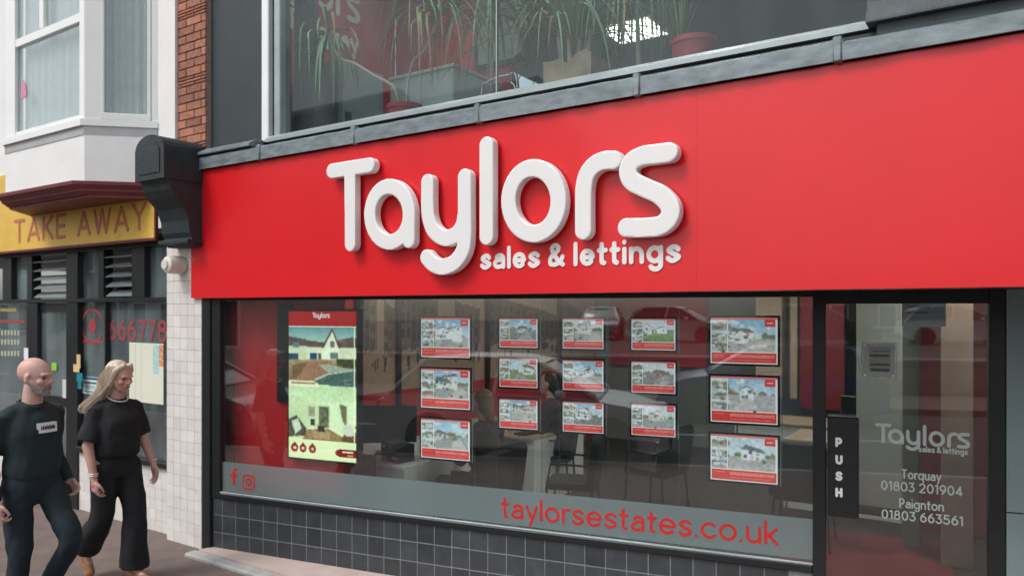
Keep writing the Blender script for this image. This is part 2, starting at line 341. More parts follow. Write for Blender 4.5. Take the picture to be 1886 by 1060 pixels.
# the shop's logotype, measured on the sign (zoomed photograph coordinates), seven letters
def lz(pts): return [(580 + a / 2.694, 230 + b / 2.694) for a, b in pts]
LOGO = [[[(82, 228), (268, 199)], [(172, 215), (174, 590)]],
        [[(368 + 97 * math.cos(R(t)), 443 - 138 * math.sin(R(t))) for t in range(0, 361, 12)], [(465, 430), (464, 572)]],
        [spl([(557, 283), (557, 400), (563, 465), (588, 525), (640, 560), (695, 545), (728, 500), (739, 450)]), spl([(741, 258), (741, 400), (741, 560), (728, 630), (688, 683), (632, 703), (585, 690), (553, 657)])],
        [[(850, 100), (850, 553)]],
        [[(1083 + 124 * math.cos(R(t)), 376 - 163 * math.sin(R(t))) for t in range(0, 361, 9)]],
        [spl([(1330, 523), (1330, 400), (1332, 310), (1350, 240), (1390, 195), (1435, 176), (1480, 174)])],
        [spl([(1754, 135), (1690, 143), (1625, 152), (1572, 180), (1551, 228), (1572, 278), (1635, 311), (1708, 345), (1758, 400), (1757, 455), (1715, 497), (1640, 508), (1545, 509)])]]
LOGO_M = []
for L_ in LOGO:
    LOGO_M.append([[(lambda q: (q.x, q.z))(at_y(px, py, -.075)) for px, py in lz(s)] for s in L_])
def logo(parent, m, M, x0=None, x1=None, z0=None, depth=.045, cell=.0065, bevel=.004, r=.0525):
    allp = [p for L_ in LOGO_M for s in L_ for p in s]; ax0 = min(p[0] for p in allp) - r; ax1 = max(p[0] for p in allp) + r; az0 = 2.302
    k = 1 if x0 is None else (x1 - x0) / (ax1 - ax0)
    for L_ in LOGO_M:
        st = L_ if x0 is None else [[((p[0] - ax0) * k + x0, (p[1] - az0) * k + z0) for p in s] for s in L_]
        me = stroke_mesh(st, r * k, cell, depth, bevel); me.materials.append(m); inst('letter', me, parent, M)
# ------------------------------------------------------------------ printed pictures as coloured meshes
def lin(c): return tuple(((v / 255) / 12.92 if v <= 10 else (((v / 255) + .055) / 1.055) ** 2.4) for v in c)
def blur(a, n=1):
    for _ in range(n):
        b = np.pad(a, ((1, 1), (1, 1), (0, 0)), 'edge'); a = (b[:-2, 1:-1] + b[2:, 1:-1] + b[1:-1, :-2] + b[1:-1, 2:] + 2 * b[1:-1, 1:-1]) / 6
    return a
class Pic:
    def __init__(s, w, h, c): s.a = np.zeros((h, w, 3)); s.a[:] = c; s.w = w; s.h = h; s.Y, s.X = np.mgrid[0:h, 0:w] + .5
    def rect(s, x0, y0, x1, y1, c, n=0):
        m = (s.X >= x0 * s.w) & (s.X < x1 * s.w) & (s.Y >= y0 * s.h) & (s.Y < y1 * s.h); s.a[m] = np.array(c) + (rng.normal(0, n, (m.sum(), 1)) if n else 0)
    def grad(s, x0, y0, x1, y1, c0, c1, n=0):
        m = (s.X >= x0 * s.w) & (s.X < x1 * s.w) & (s.Y >= y0 * s.h) & (s.Y < y1 * s.h); t = ((s.Y[m] / s.h - y0) / (y1 - y0))[:, None]
        s.a[m] = np.array(c0) * (1 - t) + np.array(c1) * t + (rng.normal(0, n, (m.sum(), 1)) if n else 0)
    def poly(s, pts, c, n=0):
        x = s.X / s.w; y = s.Y / s.h; m = np.zeros(x.shape, bool)
        for (xa, ya), (xb, yb) in zip(pts, pts[1:] + pts[:1]):
            if ya == yb: continue
            k = ((ya > y) != (yb > y)) & (x < (xb - xa) * (y - ya) / (yb - ya) + xa); m ^= k
        s.a[m] = np.array(c) + (rng.normal(0, n, (m.sum(), 1)) if n else 0)
    def blob(s, x, y, rx, ry, c, n=0):
        m = ((s.X / s.w - x) / rx) ** 2 + ((s.Y / s.h - y) / ry) ** 2 < 1; s.a[m] = np.array(c) + (rng.normal(0, n, (m.sum(), 1)) if n else 0)
    def mesh(s, name, x0, z0, x1, z1, y, m):          # vertical sheet, picture row 0 on top
        w, h = s.w, s.h; xs = np.linspace(x0, x1, w + 1); zs = np.linspace(z1, z0, h + 1)
        V = np.zeros(((w + 1) * (h + 1), 3)); V[:, 0] = np.tile(xs, h + 1); V[:, 1] = y; V[:, 2] = np.repeat(zs, w + 1)
        i = np.arange(w * h); r_, c_ = i // w, i % w; b = r_ * (w + 1) + c_; Fc = np.stack([b, b + w + 1, b + w + 2, b + 1], 1)
        me = bpy.data.meshes.new(name); me.from_pydata(V.tolist(), [], Fc.tolist())
        a = np.clip(s.a / 255, 0, 1); a = np.where(a <= .04045, a / 12.92, ((a + .055) / 1.055) ** 2.4)
        col = np.ones((w * h, 4, 4)); col[:, :, :3] = a.reshape(-1, 1, 3)
        at = me.color_attributes.new('print', 'FLOAT_COLOR', 'CORNER'); at.data.foreach_set('color', col.ravel()); me.materials.append(m); return me
def house(p, x0, y0, x1, y1, k):                     # one small photograph of a house
    r_ = random.Random(k * 13 + 5); X = lambda t: x0 + (x1 - x0) * min(1, max(0, t)); Yv = lambda t: y0 + (y1 - y0) * min(1, max(0, t))
    p.grad(x0, y0, x1, Yv(.6), r_.choice([(110, 176, 214), (186, 204, 216), (140, 190, 220), (205, 212, 218)]), (218, 226, 232), 8)
    for _ in range(6): p.blob(X(r_.random() * .9 + .05), Yv(r_.random() * .35), .03 + .05 * r_.random(), .02 + .03 * r_.random(), (224, 230, 236), 5)
    hz = r_.uniform(.48, .66); g = r_.choice([(112, 140, 84), (150, 152, 150), (168, 166, 160), (176, 172, 168), (120, 118, 116)])
    for q in range(16): p.blob(X(r_.random()), Yv(hz + r_.uniform(-.07, .03)), .02 + .04 * r_.random(), .03 + .06 * r_.random(), (80 + r_.randint(0, 60), 100 + r_.randint(0, 30), 76), 18)
    p.rect(x0, Yv(hz), x1, y1, g, 14); wall = r_.choice([(232, 230, 226), (225, 222, 214), (160, 112, 96), (236, 236, 234), (210, 200, 184)]); roof = r_.choice([(96, 82, 80), (120, 96, 86), (86, 90, 98)])
    for w in range(r_.choice([1, 2, 2, 3])):
        a = r_.uniform(-.1, .55); b = a + r_.uniform(.25, .55); t = r_.uniform(.14, .36); e = t + r_.uniform(.08, .16); sk = r_.uniform(-.14, .14); base = hz + r_.uniform(.02, .16)
        p.poly([(X(a), Yv(e)), (X(b), Yv(e + sk)), (X(b), Yv(base - sk * .5)), (X(a), Yv(base))], wall, 6)
        if r_.random() < .5: p.poly([(X(a - .03), Yv(e)), (X(a + .1), Yv(t)), (X(b - .06), Yv(t + sk)), (X(b + .03), Yv(e + sk))], roof, 10)
        else: m_ = (a + b) / 2; p.poly([(X(a - .03), Yv(e)), (X(m_), Yv(t - .04)), (X(b + .03), Yv(e + sk)), (X(b), Yv(e + sk + .02)), (X(m_), Yv(t + .02)), (X(a), Yv(e + .03))], roof, 8); p.poly([(X(a), Yv(e)), (X(m_), Yv(t)), (X(b), Yv(e + sk))], wall, 6)
        nr = max(1, int((base - e) / .15))
        for rr in range(nr):
            q = a + .04
            while q < b - .05:
                if r_.random() < .8: yy = e + .03 + rr * .15 + sk * (q - a) / (b - a); p.rect(X(q), Yv(yy), X(q + r_.uniform(.03, .09)), Yv(yy + .08), r_.choice([(84, 100, 116), (60, 64, 70), (130, 146, 158)]), 12)
                q += r_.uniform(.09, .16)
    if r_.random() < .7: c = r_.uniform(.2, .8); p.poly([(X(c - .08), Yv(hz + .08)), (X(c + .1), Yv(hz + .08)), (X(c + r_.uniform(.1, .6)), Yv(1)), (X(c - r_.uniform(.1, .6)), Yv(1))], r_.choice([(176, 172, 170), (150, 146, 146), (196, 188, 180)]), 8)
    for q in range(2): p.blob(X(r_.random()), Yv(r_.uniform(hz + .02, 1)), .02 + .03 * r_.random(), .015 + .03 * r_.random(), r_.choice([(70, 92, 60), (96, 110, 80), (60, 62, 66), (200, 200, 200)]), 16)
def wash(p, k):
    # mottled, hazy print like a small photograph seen from far
    r_ = np.random.default_rng(k); n = r_.normal(0, 1, (p.h // 3 + 2, p.w // 3 + 2)); n = np.kron(n, np.ones((3, 3)))[:p.h, :p.w, None]
    x0, x1, y0, y1 = 0, p.w, int(p.h * .045), int(p.h * .76); a = p.a[y0:y1, x0:x1]; a += n[y0:y1, x0:x1] * 8 + r_.normal(0, 6, a.shape[:2] + (1,)); p.a[y0:y1, x0:x1] = blur(a, 1) * .84 + 38
def brochure(k, w=64, h=46):
    p = Pic(w, h, (240, 238, 238)); red = (222, 70, 64)
    house(p, .27, .045, .97, .74, k)
    for i in range(3): house(p, .02, .07 + i * .23, .255, .28 + i * .23, k * 7 + i)
    wash(p, k); p.rect(.0, .0, 1, .045, (226, 120, 116)); p.rect(0, .045, .02, .76, (240, 238, 238)); p.rect(.97, .045, 1, .76, (240, 238, 238)); p.rect(.255, .045, .27, .76, (236, 234, 234))
    p.rect(.02, .76, .98, .97, red, 3); p.rect(.3, .81, .95, .88, (236, 130, 124), 14); p.rect(.3, .91, .9, .935, (230, 110, 104), 10); p.rect(.05, .8, .22, .83, (232, 120, 114), 8)
    p.rect(.81, .05, .97, .2, red); p.rect(.84, .105, .94, .135, (240, 200, 198), 8); return p
# ------------------------------------------------------------------ setting
struct('road', MB().box((-150, -140, -.5), (150, 100, -.12)), m_road)
struct('pavement', MB().box((-60, -4.32, -.3), (60, 60, 0)), m_pave)
struct('kerb', MB().box((-60, -4.47, -.3), (60, -4.322, .003), .015), m_kerb)
struct('far_pavement', MB().box((-60, -14.2, -.3), (60, -11.2, 0)), m_pave)
mb = MB()
for q in range(40): mb.box((-60 + q * 3, -7.72, -.13), (-58.6 + q * 3, -7.62, -.116))
struct('road_marking', mb, mat('road_paint', (.6, .6, .58), .8, var=.3, vs=12))
FT, FB = 3.228, 2.148                                # red sign top, bottom
# triangular threshold slab below the splayed window, grey edge along the building line
p1 = MW @ Vector((5.9, .02, 0))
mb = MB(); mb.prism([(.02, -.05), (7.2, -.05), (7.2, 1.4), (p1.x, p1.y), (.06, .1)], 'z', -.05, .035)
sl_ = tag(mb.build('threshold_slab', m_slab), kind='structure')
mb = MB(); mb.box((-.02, -.16, -.05), (7.2, -.054, .03), .012); tag(mb.build('slab_edge', m_nosing), kind='structure')

# ------------------------------------------------------------------ estate agent's building
m_iwall = mat('grey_office_wall', (.23, .24, .235), .85, var=.08, vs=2)
m_ired = mat('red_office_wall', (.42, .016, .024), .6, var=.06, vs=2)
m_ceil = mat('office_ceiling', (.5, .54, .55), .9, var=.05)
m_carpet = mat('dark_carpet', (.035, .03, .028), .95, var=.3, vs=9, bump=.4, bs=160)
EB = thing('estate_agent_building', 'dark grey painted building with wide upper window above the red shop sign', 'building', (0, .1, 0))
# upper wall
def yx(px, y): return at_y(px, 500, y).x
xa, xb = yx(372, .1), yx(484, .1)
MB().box((-.02, .1, 3.36), (xb, .36, 6.6)).build('upper_wall', m_dark, EB)
MB().box((xb + .01, .1, 5.45), (9.6, .36, 6.6)).build('lintel', m_dark, EB)
xr = yx(1614, .05)
MB().box((xr, -.02, 3.44), (9.6, .36, 5.45)).build('stone_pier', m_darkgloss, EB)
CP = [(-.062, 3.378), (.06, 3.378), (.06, 3.50), (-.018, 3.50), (-.024, 3.452), (-.062, 3.394)]
mb = MB(); mb.prism(CP, 'x', xr - .03, 7.02).build('cornice', m_darkgloss, EB, True)
MB().prism(CP, 'x', 7.025, 9.6).build('cornice', m_darkgloss, EB, True)
MB().box((xr + .012, -.027, 3.32), (9.6, .05, 3.377), .004).build('slab_course', m_darkgloss, EB)
MB().box((-.16, .032, 3.215), (9.6, .36, 3.358)).build('beam', m_black, EB)
# structural band behind the sign, roof of the recess
MB().box((-.02, .035, 2.152), (9.6, .36, 3.213)).build('beam', m_black, EB)
MB().box((.02, .362, 2.16), (9.6, 1.45, 2.19)).build('soffit', m_black, EB)
# lead flashing, lapped lengths
xs = [at_y(p, 300, -.03).x for p in (344, 480, 655, 885, 1180, 1553)] + [6.9, 9.0]
for i, (a, b) in enumerate(zip(xs[:-1], xs[1:])):
    mb = MB(); z1 = 3.335 + .004 * (i % 2) if i < 5 else 3.324
    n = 14; V = []; Fc = []
    for k in range(n + 1):
        x = a + (b - a) * k / n; w = .004 * math.sin(k * 1.9 + i * 2) + .002 * math.sin(k * 4.1)
        for (yy, zz) in [(-.028 + w, 3.231 + w * .3), (-.034 + w, 3.232 + w * .3), (-.036 + w, z1 - .012 + w), (-.024 + w * .5, z1 + w * .5), (.06, z1 + .012), (.06, z1 + .006), (-.018 + w, z1 - .014)]: V.append((x, yy, zz))
    for k in range(n):
        for q in range(7): Fc.append((k * 7 + q, k * 7 + (q + 1) % 7, k * 7 + 7 + (q + 1) % 7, k * 7 + 7 + q))
    Fc += [tuple(range(7)), tuple(range(n * 7 + 6, n * 7 - 1, -1))]
    mb.add(V, Fc); mb.box((b - .045, -.042, 3.228), (b - .005, .05, z1 + .014), .006)
    mb.build('lead_flashing', m_lead, EB, True)
MB().prism([(-.05, 3.352), (.1, 3.352), (.1, 3.42), (.03, 3.415), (-.05, 3.372)], 'x', -.22, xb + .02).build('sill_capping', m_lead, EB)
# upper window
UWX0, UWX1 = yx(520, .12), yx(1602, .12)
a0 = yx(484, .1)
MB().box((a0, .085, 3.405), (a0 + .085, .2, 5.45), .006).build('upper_window_frame', m_upvc, EB); MB().box((yx(506, .1), .09, 3.42), (UWX0 + .005, .2, 5.45), .006).build('upper_window_jamb', m_greyalu, EB)
MB().box((UWX1, .06, 3.40), (xr, .2, 5.45), .006).build('upper_window_frame', m_upvc, EB)
MB().box((a0 + .086, .13, 3.42), (yx(506, .1) - .001, .2, 5.45)).build('frame_gap', m_black, EB)
MB().prism([(.05, 3.385), (.21, 3.385), (.21, 3.438), (.085, 3.438), (.05, 3.412)], 'x', a0 + .09, UWX1 + .06).build('window_sill', m_greyalu, EB)
MB().box((UWX0 + .006, .15, 3.44), (UWX1 - .001, .158, 5.45)).build('upper_window_pane', m_upglass, EB)
jx = yx(914, .15)
MB().box((jx, .145, 3.44), (jx + .008, .163, 5.45)).build('glazing_joint', m_greyalu, EB)
# the grey panel right of the door
p0 = (5.752, 0, 0)
MB(MW).box((5.752, -.03, .02), (7.4, .03, .93)).build('side_panel', mat('blue_grey_panel', (.2, .27, .285), .3, var=.15, vs=1.2, coat=.3), EB)
MB(MW).box((5.752, -.03, .938), (7.4, .03, 2.16)).build('side_panel', bpy.data.materials['blue_grey_panel'], EB)

# ------------------------------------------------------------------ red shop sign
SG = thing('shop_sign', 'large glossy red fascia sign with raised white Taylors sales & lettings lettering', 'sign', (3, .0, FB))
for a, b in ((-.161, 4.3398), (4.3402, 9.0)):
    MB().box((a, 0, FB), (b, .028, FT)).build('sign_panel', m_red, SG)
MB().box((-.161, .0285, FB + .001), (9.0, .034, FB + .02)).build('sign_trim', m_black, SG)
logo(SG, m_white, Matrix.Translation((0, -.022, 0)), depth=.055, cell=.0065)
a = at_y(883, 496, -.012).x; b = at_y(1253, 485, -.012).x
text('sales & lettings', a - .006, b + .008, 2.303, .142, .19, .006, m_white, SG, Matrix.Translation((0, -.001, 0)))

# ------------------------------------------------------------------ splayed shopfront
SF = thing('shopfront', 'black framed shop window and glass door above a dark tiled stall riser', 'shopfront', tuple(MW @ Vector((2.5, 0, 0))))
U0, U1, DU0, DU1, PW = .096, 4.756, 4.83, 5.672, 5.75
post = MB(); x0 = at_y(372, 700, .03).x
post.box((x0, .03, .0), (.055, .2, 2.15), .004); post.build('corner_post', m_black, SF)
mb = MB(MW); mb.box((.0, -.012, .456), (U0, .06, 2.15), .004); mb.box((U1, -.02, .03), (DU0, .07, 2.16), .004)
mb.box((U0 + .001, -.02, .456), (U1 - .001, .055, .503), .006); mb.box((U0 + .001, -.004, 2.128), (U1 - .001, .05, 2.16), .003)
mb.box((DU1, -.02, .03), (PW, .07, 2.16), .004); mb.box((DU0 + .001, -.015, 2.085), (DU1 - .001, .06, 2.16), .003)
mb.build('window_frame', m_black, SF)
mb = MB(MW); mb.box((U0, -.014, .5035), (U1, .012, .514), .002); mb.build('sill_bead', m_greyalu, SF)
pane = MB(MW).box((U0, .018, .512), (U1, .026, 2.13)).build('window_pane', m_glass, SF)
m_frost = bpy.data.materials.new('frosted_vinyl'); m_frost.use_nodes = True; N = m_frost.node_tree.nodes; L = m_frost.node_tree.links; N.clear()
o_ = N.new('ShaderNodeOutputMaterial'); d_ = N.new('ShaderNodeBsdfDiffuse'); d_.inputs[0].default_value = (.40, .50, .51, 1)
rf = N.new('ShaderNodeBsdfRefraction'); rf.inputs['Roughness'].default_value = .55; rf.inputs['IOR'].default_value = 1.25; rf.inputs[0].default_value = (.85, .93, .94, 1)
mx = N.new('ShaderNodeMixShader'); mx.inputs[0].default_value = .28; gl_ = N.new('ShaderNodeBsdfGlossy'); gl_.inputs['Roughness'].default_value = .25; mx2 = N.new('ShaderNodeMixShader'); mx2.inputs[0].default_value = .05
L.new(rf.outputs[0], mx.inputs[1]); L.new(d_.outputs[0], mx.inputs[2]); L.new(mx.outputs[0], mx2.inputs[1]); L.new(gl_.outputs[0], mx2.inputs[2]); L.new(mx2.outputs[0], o_.inputs[0])
MB(MW).prism([(U0 + .001, .516), (U1 - .001, .53), (U1 - .001, .777), (U0 + .001, .763)], 'y', .0135, .0165).build('frosted_band', m_frost, pane)
# web address and the two round-cornered icons on the band
mwt = MW @ Matrix.Translation((0, .0125, 0))
u_a, _, z_a = at_w(921, 952.5); u_b, _, z_b = at_w(1433, 1005)
sh = Matrix.Identity(4); sh[2][0] = (z_b - z_a) / (u_b - u_a); sh[2][3] = z_a - sh[2][0] * u_a
text('taylorsestates.co.uk', u_a - .006, u_b + .008, 0, .152, .118, .0015, m_vinylred, pane, mwt @ sh, cell=.0035)
ui, _, zi = at_w(423, 893)
me = stroke_mesh([[(.045, .01), (.045, .105)] + arc(.075, .105, .03, .032, 180, 95, 6), [(.018, .083), (.07, .083)]], .0115, .0025, .0015); me.materials.append(m_vinylred); inst('letter', me, pane, mwt @ Matrix.Translation((ui - .012, 0, zi)))
ui, _, zi = at_w(446, 898); s_ = .115; rr = .03
sq = arc(s_ - rr, s_ - rr, rr, rr, 0, 90, 5) + arc(rr, s_ - rr, rr, rr, 90, 180, 5) + arc(rr, rr, rr, rr, 180, 270, 5) + arc(s_ - rr, rr, rr, rr, 270, 360, 5); sq.append(sq[0])
me = stroke_mesh([sq, arc(s_ / 2, s_ / 2, .026, .026, 0, 360, 20), [(s_ * .78, s_ * .78), (s_ * .78, s_ * .781)]], .0058, .003, .0015); me.materials.append(m_vinylred); inst('icon', me, pane, mwt @ Matrix.Translation((ui, 0, zi - .005)))
# dark tiles
SR = MB(MW).box((.012, .0008, .0), (U1 - .002, .05, .455)).build('stall_riser', m_dgrout, SF)
tw = .1455; rows = [(.0, .165), (.165, .313), (.313, .455)]
for r0, r1 in rows:
    me = MB().box((-tw / 2 + .0032, -.004, r0 + .0032), (tw / 2 - .0032, .004, r1 - .0032), .0015).mesh('tile'); me.materials.append(m_dtile)
    for k in range(33):
        x = .02 - .055 + tw / 2 + k * tw
        if x + tw / 2 > U1: break
        if k == 0: continue
        inst('tile', me, SR, MW @ Matrix.Translation((x, .003 + random.uniform(-.0006, .0006), 0)) @ Matrix.Rotation(random.uniform(-.004, .004), 4, 'Z'))
    x = U1 - .002
me = MB().box((.014, -.004, .0022), (.088, .004, .455)).mesh('tile'); 
for r0, r1 in rows:
    me = MB().box((.014, -.004, r0 + .0022), (.0355 + tw / 2, .004, r1 - .0022), .0015).mesh('tile'); me.materials.append(m_dtile); inst('tile', me, SR, MW @ Matrix.Translation((0, .003, 0)))
# door
DR = MB(MW).box((DU0 + .002, .02, .06), (DU1 - .002, .028, 2.083)).build('glass_door', m_glass, SF)
MB(MW).box((DU0 + .002, .008, .035), (DU1 - .002, .04, .058)).build('door_rail', m_black, SF)
ua, _, za = at_w(1524, 948, -.03); ub, _, zb = at_w(1582, 768, -.03)
pp = MB(MW).box((ua, -.05, za), (ub, .019, zb), .006).build('push_plate', m_black, SF)
for c, yb in (('P', 822), ('U', 854), ('S', 884), ('H', 914)):
    u_, _, z_ = at_w(1538, yb, -.05); st, ad = glyph(c, .26); h_ = .056
    me = stroke_mesh([[(a * h_ * .85, b * h_) for a, b in q] for q in st], .26 * h_ / 2, .0022, .0015); me.materials.append(m_white)
    inst('letter', me, pp, MW @ Matrix.Translation((u_, -.0505, z_)))
m_vinylpale = mat('pale_green_vinyl', (.42, .5, .48), .5)
mwd = MW @ Matrix.Translation((0, .0195, 0))
u0_, _, z0_ = at_w(1612, 826); u1_, _, _ = at_w(1788, 826)
logo(DR, m_vinylpale, mwd @ Matrix.Translation((0, 0, 0)), u0_, u1_, z0_ + .005, depth=.001, cell=.0032, bevel=0, r=.052)
ua, _, za = at_w(1692, 833); ub, _, zb = at_w(1784, 838)
text('sales & lettings', ua, ub, (za + zb) / 2, .036, .17, .001, m_vinylpale, DR, mwd, cell=.0018)
for s_, pa, pb, ya, yb, cp in (('Torquay', 1660, 1735, 882, 887, .056), ('01803 201904', 1622, 1775, 902, 915, .056), ('Paignton', 1656, 1740, 937, 941, .056), ('01803 663561', 1623, 1776, 956, 969, .056)):
    ua, _, za = at_w(pa, ya); ub, _, zb = at_w(pb, yb); text(s_, ua, ub, (za + zb) / 2, cp, .14, .001, m_vinylpale, DR, mwd, cell=.0022)
# notice holder on the door glass
m_clear = glass_mat('clear_acrylic', (.86, .9, .9), .1, k=.6, dirt_haze=.22)
ua, _, za = at_w(1586, 696); ub, _, zb = at_w(1652, 630)
nh = MB(MW).box((ua, .001, za), (ub, .006, zb), .002).build('notice_holder', m_clear, SF)
pn = Pic(44, 44, (150, 155, 150)); pn.rect(.18, .1, .86, .85, (128, 132, 128), 5)
for q, (l, t) in enumerate(((.3, .2), (.2, .32), (.2, .36), (.22, .58), (.22, .62), (.22, .76), (.25, .8))): pn.rect(l, t, .84, t + .035, (64, 74, 76), 14)
me = pn.mesh('notice', ua + .012, za + .012, ub - .012, zb - .012, -.0008, print_mat('notice_print')); inst('notice', me, nh, MW)
mb = MB(MW)
for q in ((ua + .02, za + .02), (ub - .02, za + .02), (ua + .02, zb - .02)): mb.lathe([(.006, -.006), (.006, .001)], (q[0], 0, q[1]), 8, 'y')
mb.build('fixing', m_upvc, nh)

# ------------------------------------------------------------------ takeaway next door
TB = thing('takeaway_building', 'white rendered takeaway building with bay window and brick strip beside the red sign', 'building', (-2.5, .1, 0))
TY = .12
def tx(px): return at_y(px, 500, TY).x
MB().box((-9, .02, 3.1), (-.43, .4, 6.6)).build('rendered_wall', m_render, TB)
# brick strip, single bricks
bx0 = at_y(318, 100, .05).x; bp = MB().box((bx0 - .01, .06, 2.5), (-.022, .34, 6.6)).build('brick_strip', m_mortar, TB)
bw, bh = .205, .064
rowi = 0; z = 3.05; bme = {}
while z < 5.35:
    x = bx0 - (.1 if rowi % 2 else 0)
    special = rowi % 8 == 5
    hh = .018 if special else bh
    for sub in range(3 if special else 1):
        x = bx0 - (.1 if (rowi + sub) % 2 else 0)
        while x < -.03:
            a = max(x, bx0); b = min(x + bw, -.024)
            if b - a > .02:
                k = (round(b - a, 3), hh)
                if k not in bme:
                    me = MB().box((-(b - a) / 2, -.008, 0), ((b - a) / 2, .02, hh), .003).mesh('brick'); me.materials.append(m_brick); bme[k] = me
                inst('brick', bme[k], bp, Matrix.Translation(((a + b) / 2, .052 + random.uniform(-.002, .002), z)))
            x += bw + .011
        z += hh + .009
    rowi += 1
# cream tiled pier and riser
TW = .1
PX0 = at_y(307, 700, .03).x; PX1 = at_y(371, 700, .03).x
def tiles(name, x0, x1, z0, z1, y, from_right=False):
    bk = MB().box((x0, y + .004, z0), (x1, y + .2, z1)).build(name, m_grout, TB); c = {}
    zz = z0
    n = int(round((x1 - x0) / TW)); w = (x1 - x0) / n
    while zz < z1 - .01:
        h = min(TW, z1 - zz)
        if round(h, 3) not in c: me = MB().box((-w / 2 + .0014, -.004, .0014), (w / 2 - .0014, .004, h - .0014), .0012).mesh('tile'); me.materials.append(m_wtile); c[round(h, 3)] = me
        for k in range(n): inst('tile', c[round(h, 3)], bk, Matrix.Translation((x0 + w * (k + .5), y + random.uniform(-.0006, .0006), zz)))
        zz += TW
tiles('tiled_pier', PX0, PX1, 0, 2.62, .034)
tiles('tiled_riser', at_y(127, 850, .12).x, PX0 - .03, 0, .60, .124)
MB().box((-9, .13, 0), (at_y(52, 850, .12).x, .3, .60)).build('riser', m_wtile, TB)
# frames
mb = MB(); Z0, Z1, ZT, ZR = .60, 2.69, 2.16, 2.10
def post_(pa, pb, z0, z1, y0=.1, y1=.2): mb.box((tx(pa), y0, z0), (tx(pb), y1, z1), .004)
mb.box((tx(146), .08, .60), (PX0 - .001, .3, .655), .006); mb.box((-9, .08, .60), (tx(52), .3, .655), .006)
mb.box((-9, .094, 2.125), (PX0 - .001, .21, 2.165), .004); mb.box((-9, .1, 2.64), (PX0 - .001, .21, 2.75), .004)
for pa, pb in ((8, 24), (53, 62), (125, 146), (184, 194), (246, 269)): post_(pa, pb, 2.166, 2.639)
post_(52, 72, 0, 2.124); post_(125, 146, 0.0, 2.124); post_(194, 196, .656, 2.124, .11, .19)
mb.box((-9, .1, .655), (-8.9, .2, 2.12)); mb.build('window_frame', m_black, TB)
td = MB(); td.box((tx(72) + .002, .13, 1.03), (tx(125) - .002, .17, 1.13)); td.box((tx(72) + .002, .13, .02), (tx(125) - .002, .17, .16)); td.box((tx(72) + .002, .13, 2.03), (tx(125) - .002, .17, 2.12)); td.box((tx(120), .13, .16), (tx(125) - .002, .171, 2.03))
tdo = td.build('shop_door', m_black, TB)
MB().box((tx(72) + .003, .145, .16), (tx(120) - .001, .153, 2.03)).build('door_pane', m_tglass, tdo)
MB().box((tx(86), .10, 1.0), (tx(110), .128, 1.05), .006).build('letter_plate', m_greyalu, tdo)
for pa, pb, z0, z1 in ((-260, 52, .656, 2.124), (146, 194, .656, 2.124), (196, 307, .656, 2.124), (0, 8, 2.166, 2.639), (24, 53, 2.166, 2.639), (194, 246, 2.166, 2.639), (146, 184, 2.166, 2.639), (269, 307, 2.166, 2.639)):
    a = tx(pa) if pa > -200 else -8.9; b = tx(pb) if pb != 307 else PX0 - .001
    if (pa, z0) != (194, 2.166): MB().box((a, .16, z0), (b, .167, z1)).build('window_pane', m_tglass, TB)
m_louvre = mat('louvre_glass', (.3, .35, .36), .15, var=.1, coat=.5)
for pa, pb in ((62, 125), (194, 246)):
    for k in range(5):
        zc = 2.21 + k * .093
        mb = MB(Matrix.Translation((0, .15, zc)) @ Matrix.Rotation(R(38 - 4 * k), 4, 'X')); mb.box((tx(pa) + .02, -.05, -.003), (tx(pb) - .02, .05, .003)); mb.build('louvre_slat', m_louvre, TB)
# bay window
BX = at_y(291, 250, .02).x; SPL = .43
def bay(z0, z1, g=0, name='bay', m=m_render, inset=0, cap=0):
    a = SPL + g; pts = [(BX + g * .41, .015), (BX - a + g * .41, -.41 - g), (-2.64 + SPL * 0 - g * .41, -.41 - g), (-3.07 - g * .41, .015)]
    return MB().prism(pts, 'z', z0, z1)
bw_ = bay(3.19, 3.68).build('bay_apron', m_render, TB)
bay(3.681, 3.74, .028).build('bay_sill', m_upvc, TB)
bay(3.60, 3.6805, .006).build('lead_apron', mat('grey_paint_band', (.42, .43, .44), .7, var=.1), TB)
mb = MB()
for (z0, g0, z1, g1) in ((3.05, -.03, 3.07, -.03), (3.071, -.015, 3.10, .015), (3.101, .028, 3.118, .03), (3.119, .03, 3.155, .065), (3.156, .08, 3.188, .08)):
    def ring(g, z): return [(BX + g * .41, .014, z), (BX - SPL - g + g * .41, -.41 - g, z), (-2.64 - g * .41, -.41 - g, z), (-3.07 - g * .41, .014, z)]
    mb.add(ring(g0, z0) + ring(g1, z1), [(0, 1, 2, 3), (7, 6, 5, 4), (0, 4, 5, 1), (1, 5, 6, 2), (2, 6, 7, 3), (3, 7, 4, 0)])
mb.build('bay_cornice', m_maroon, TB)
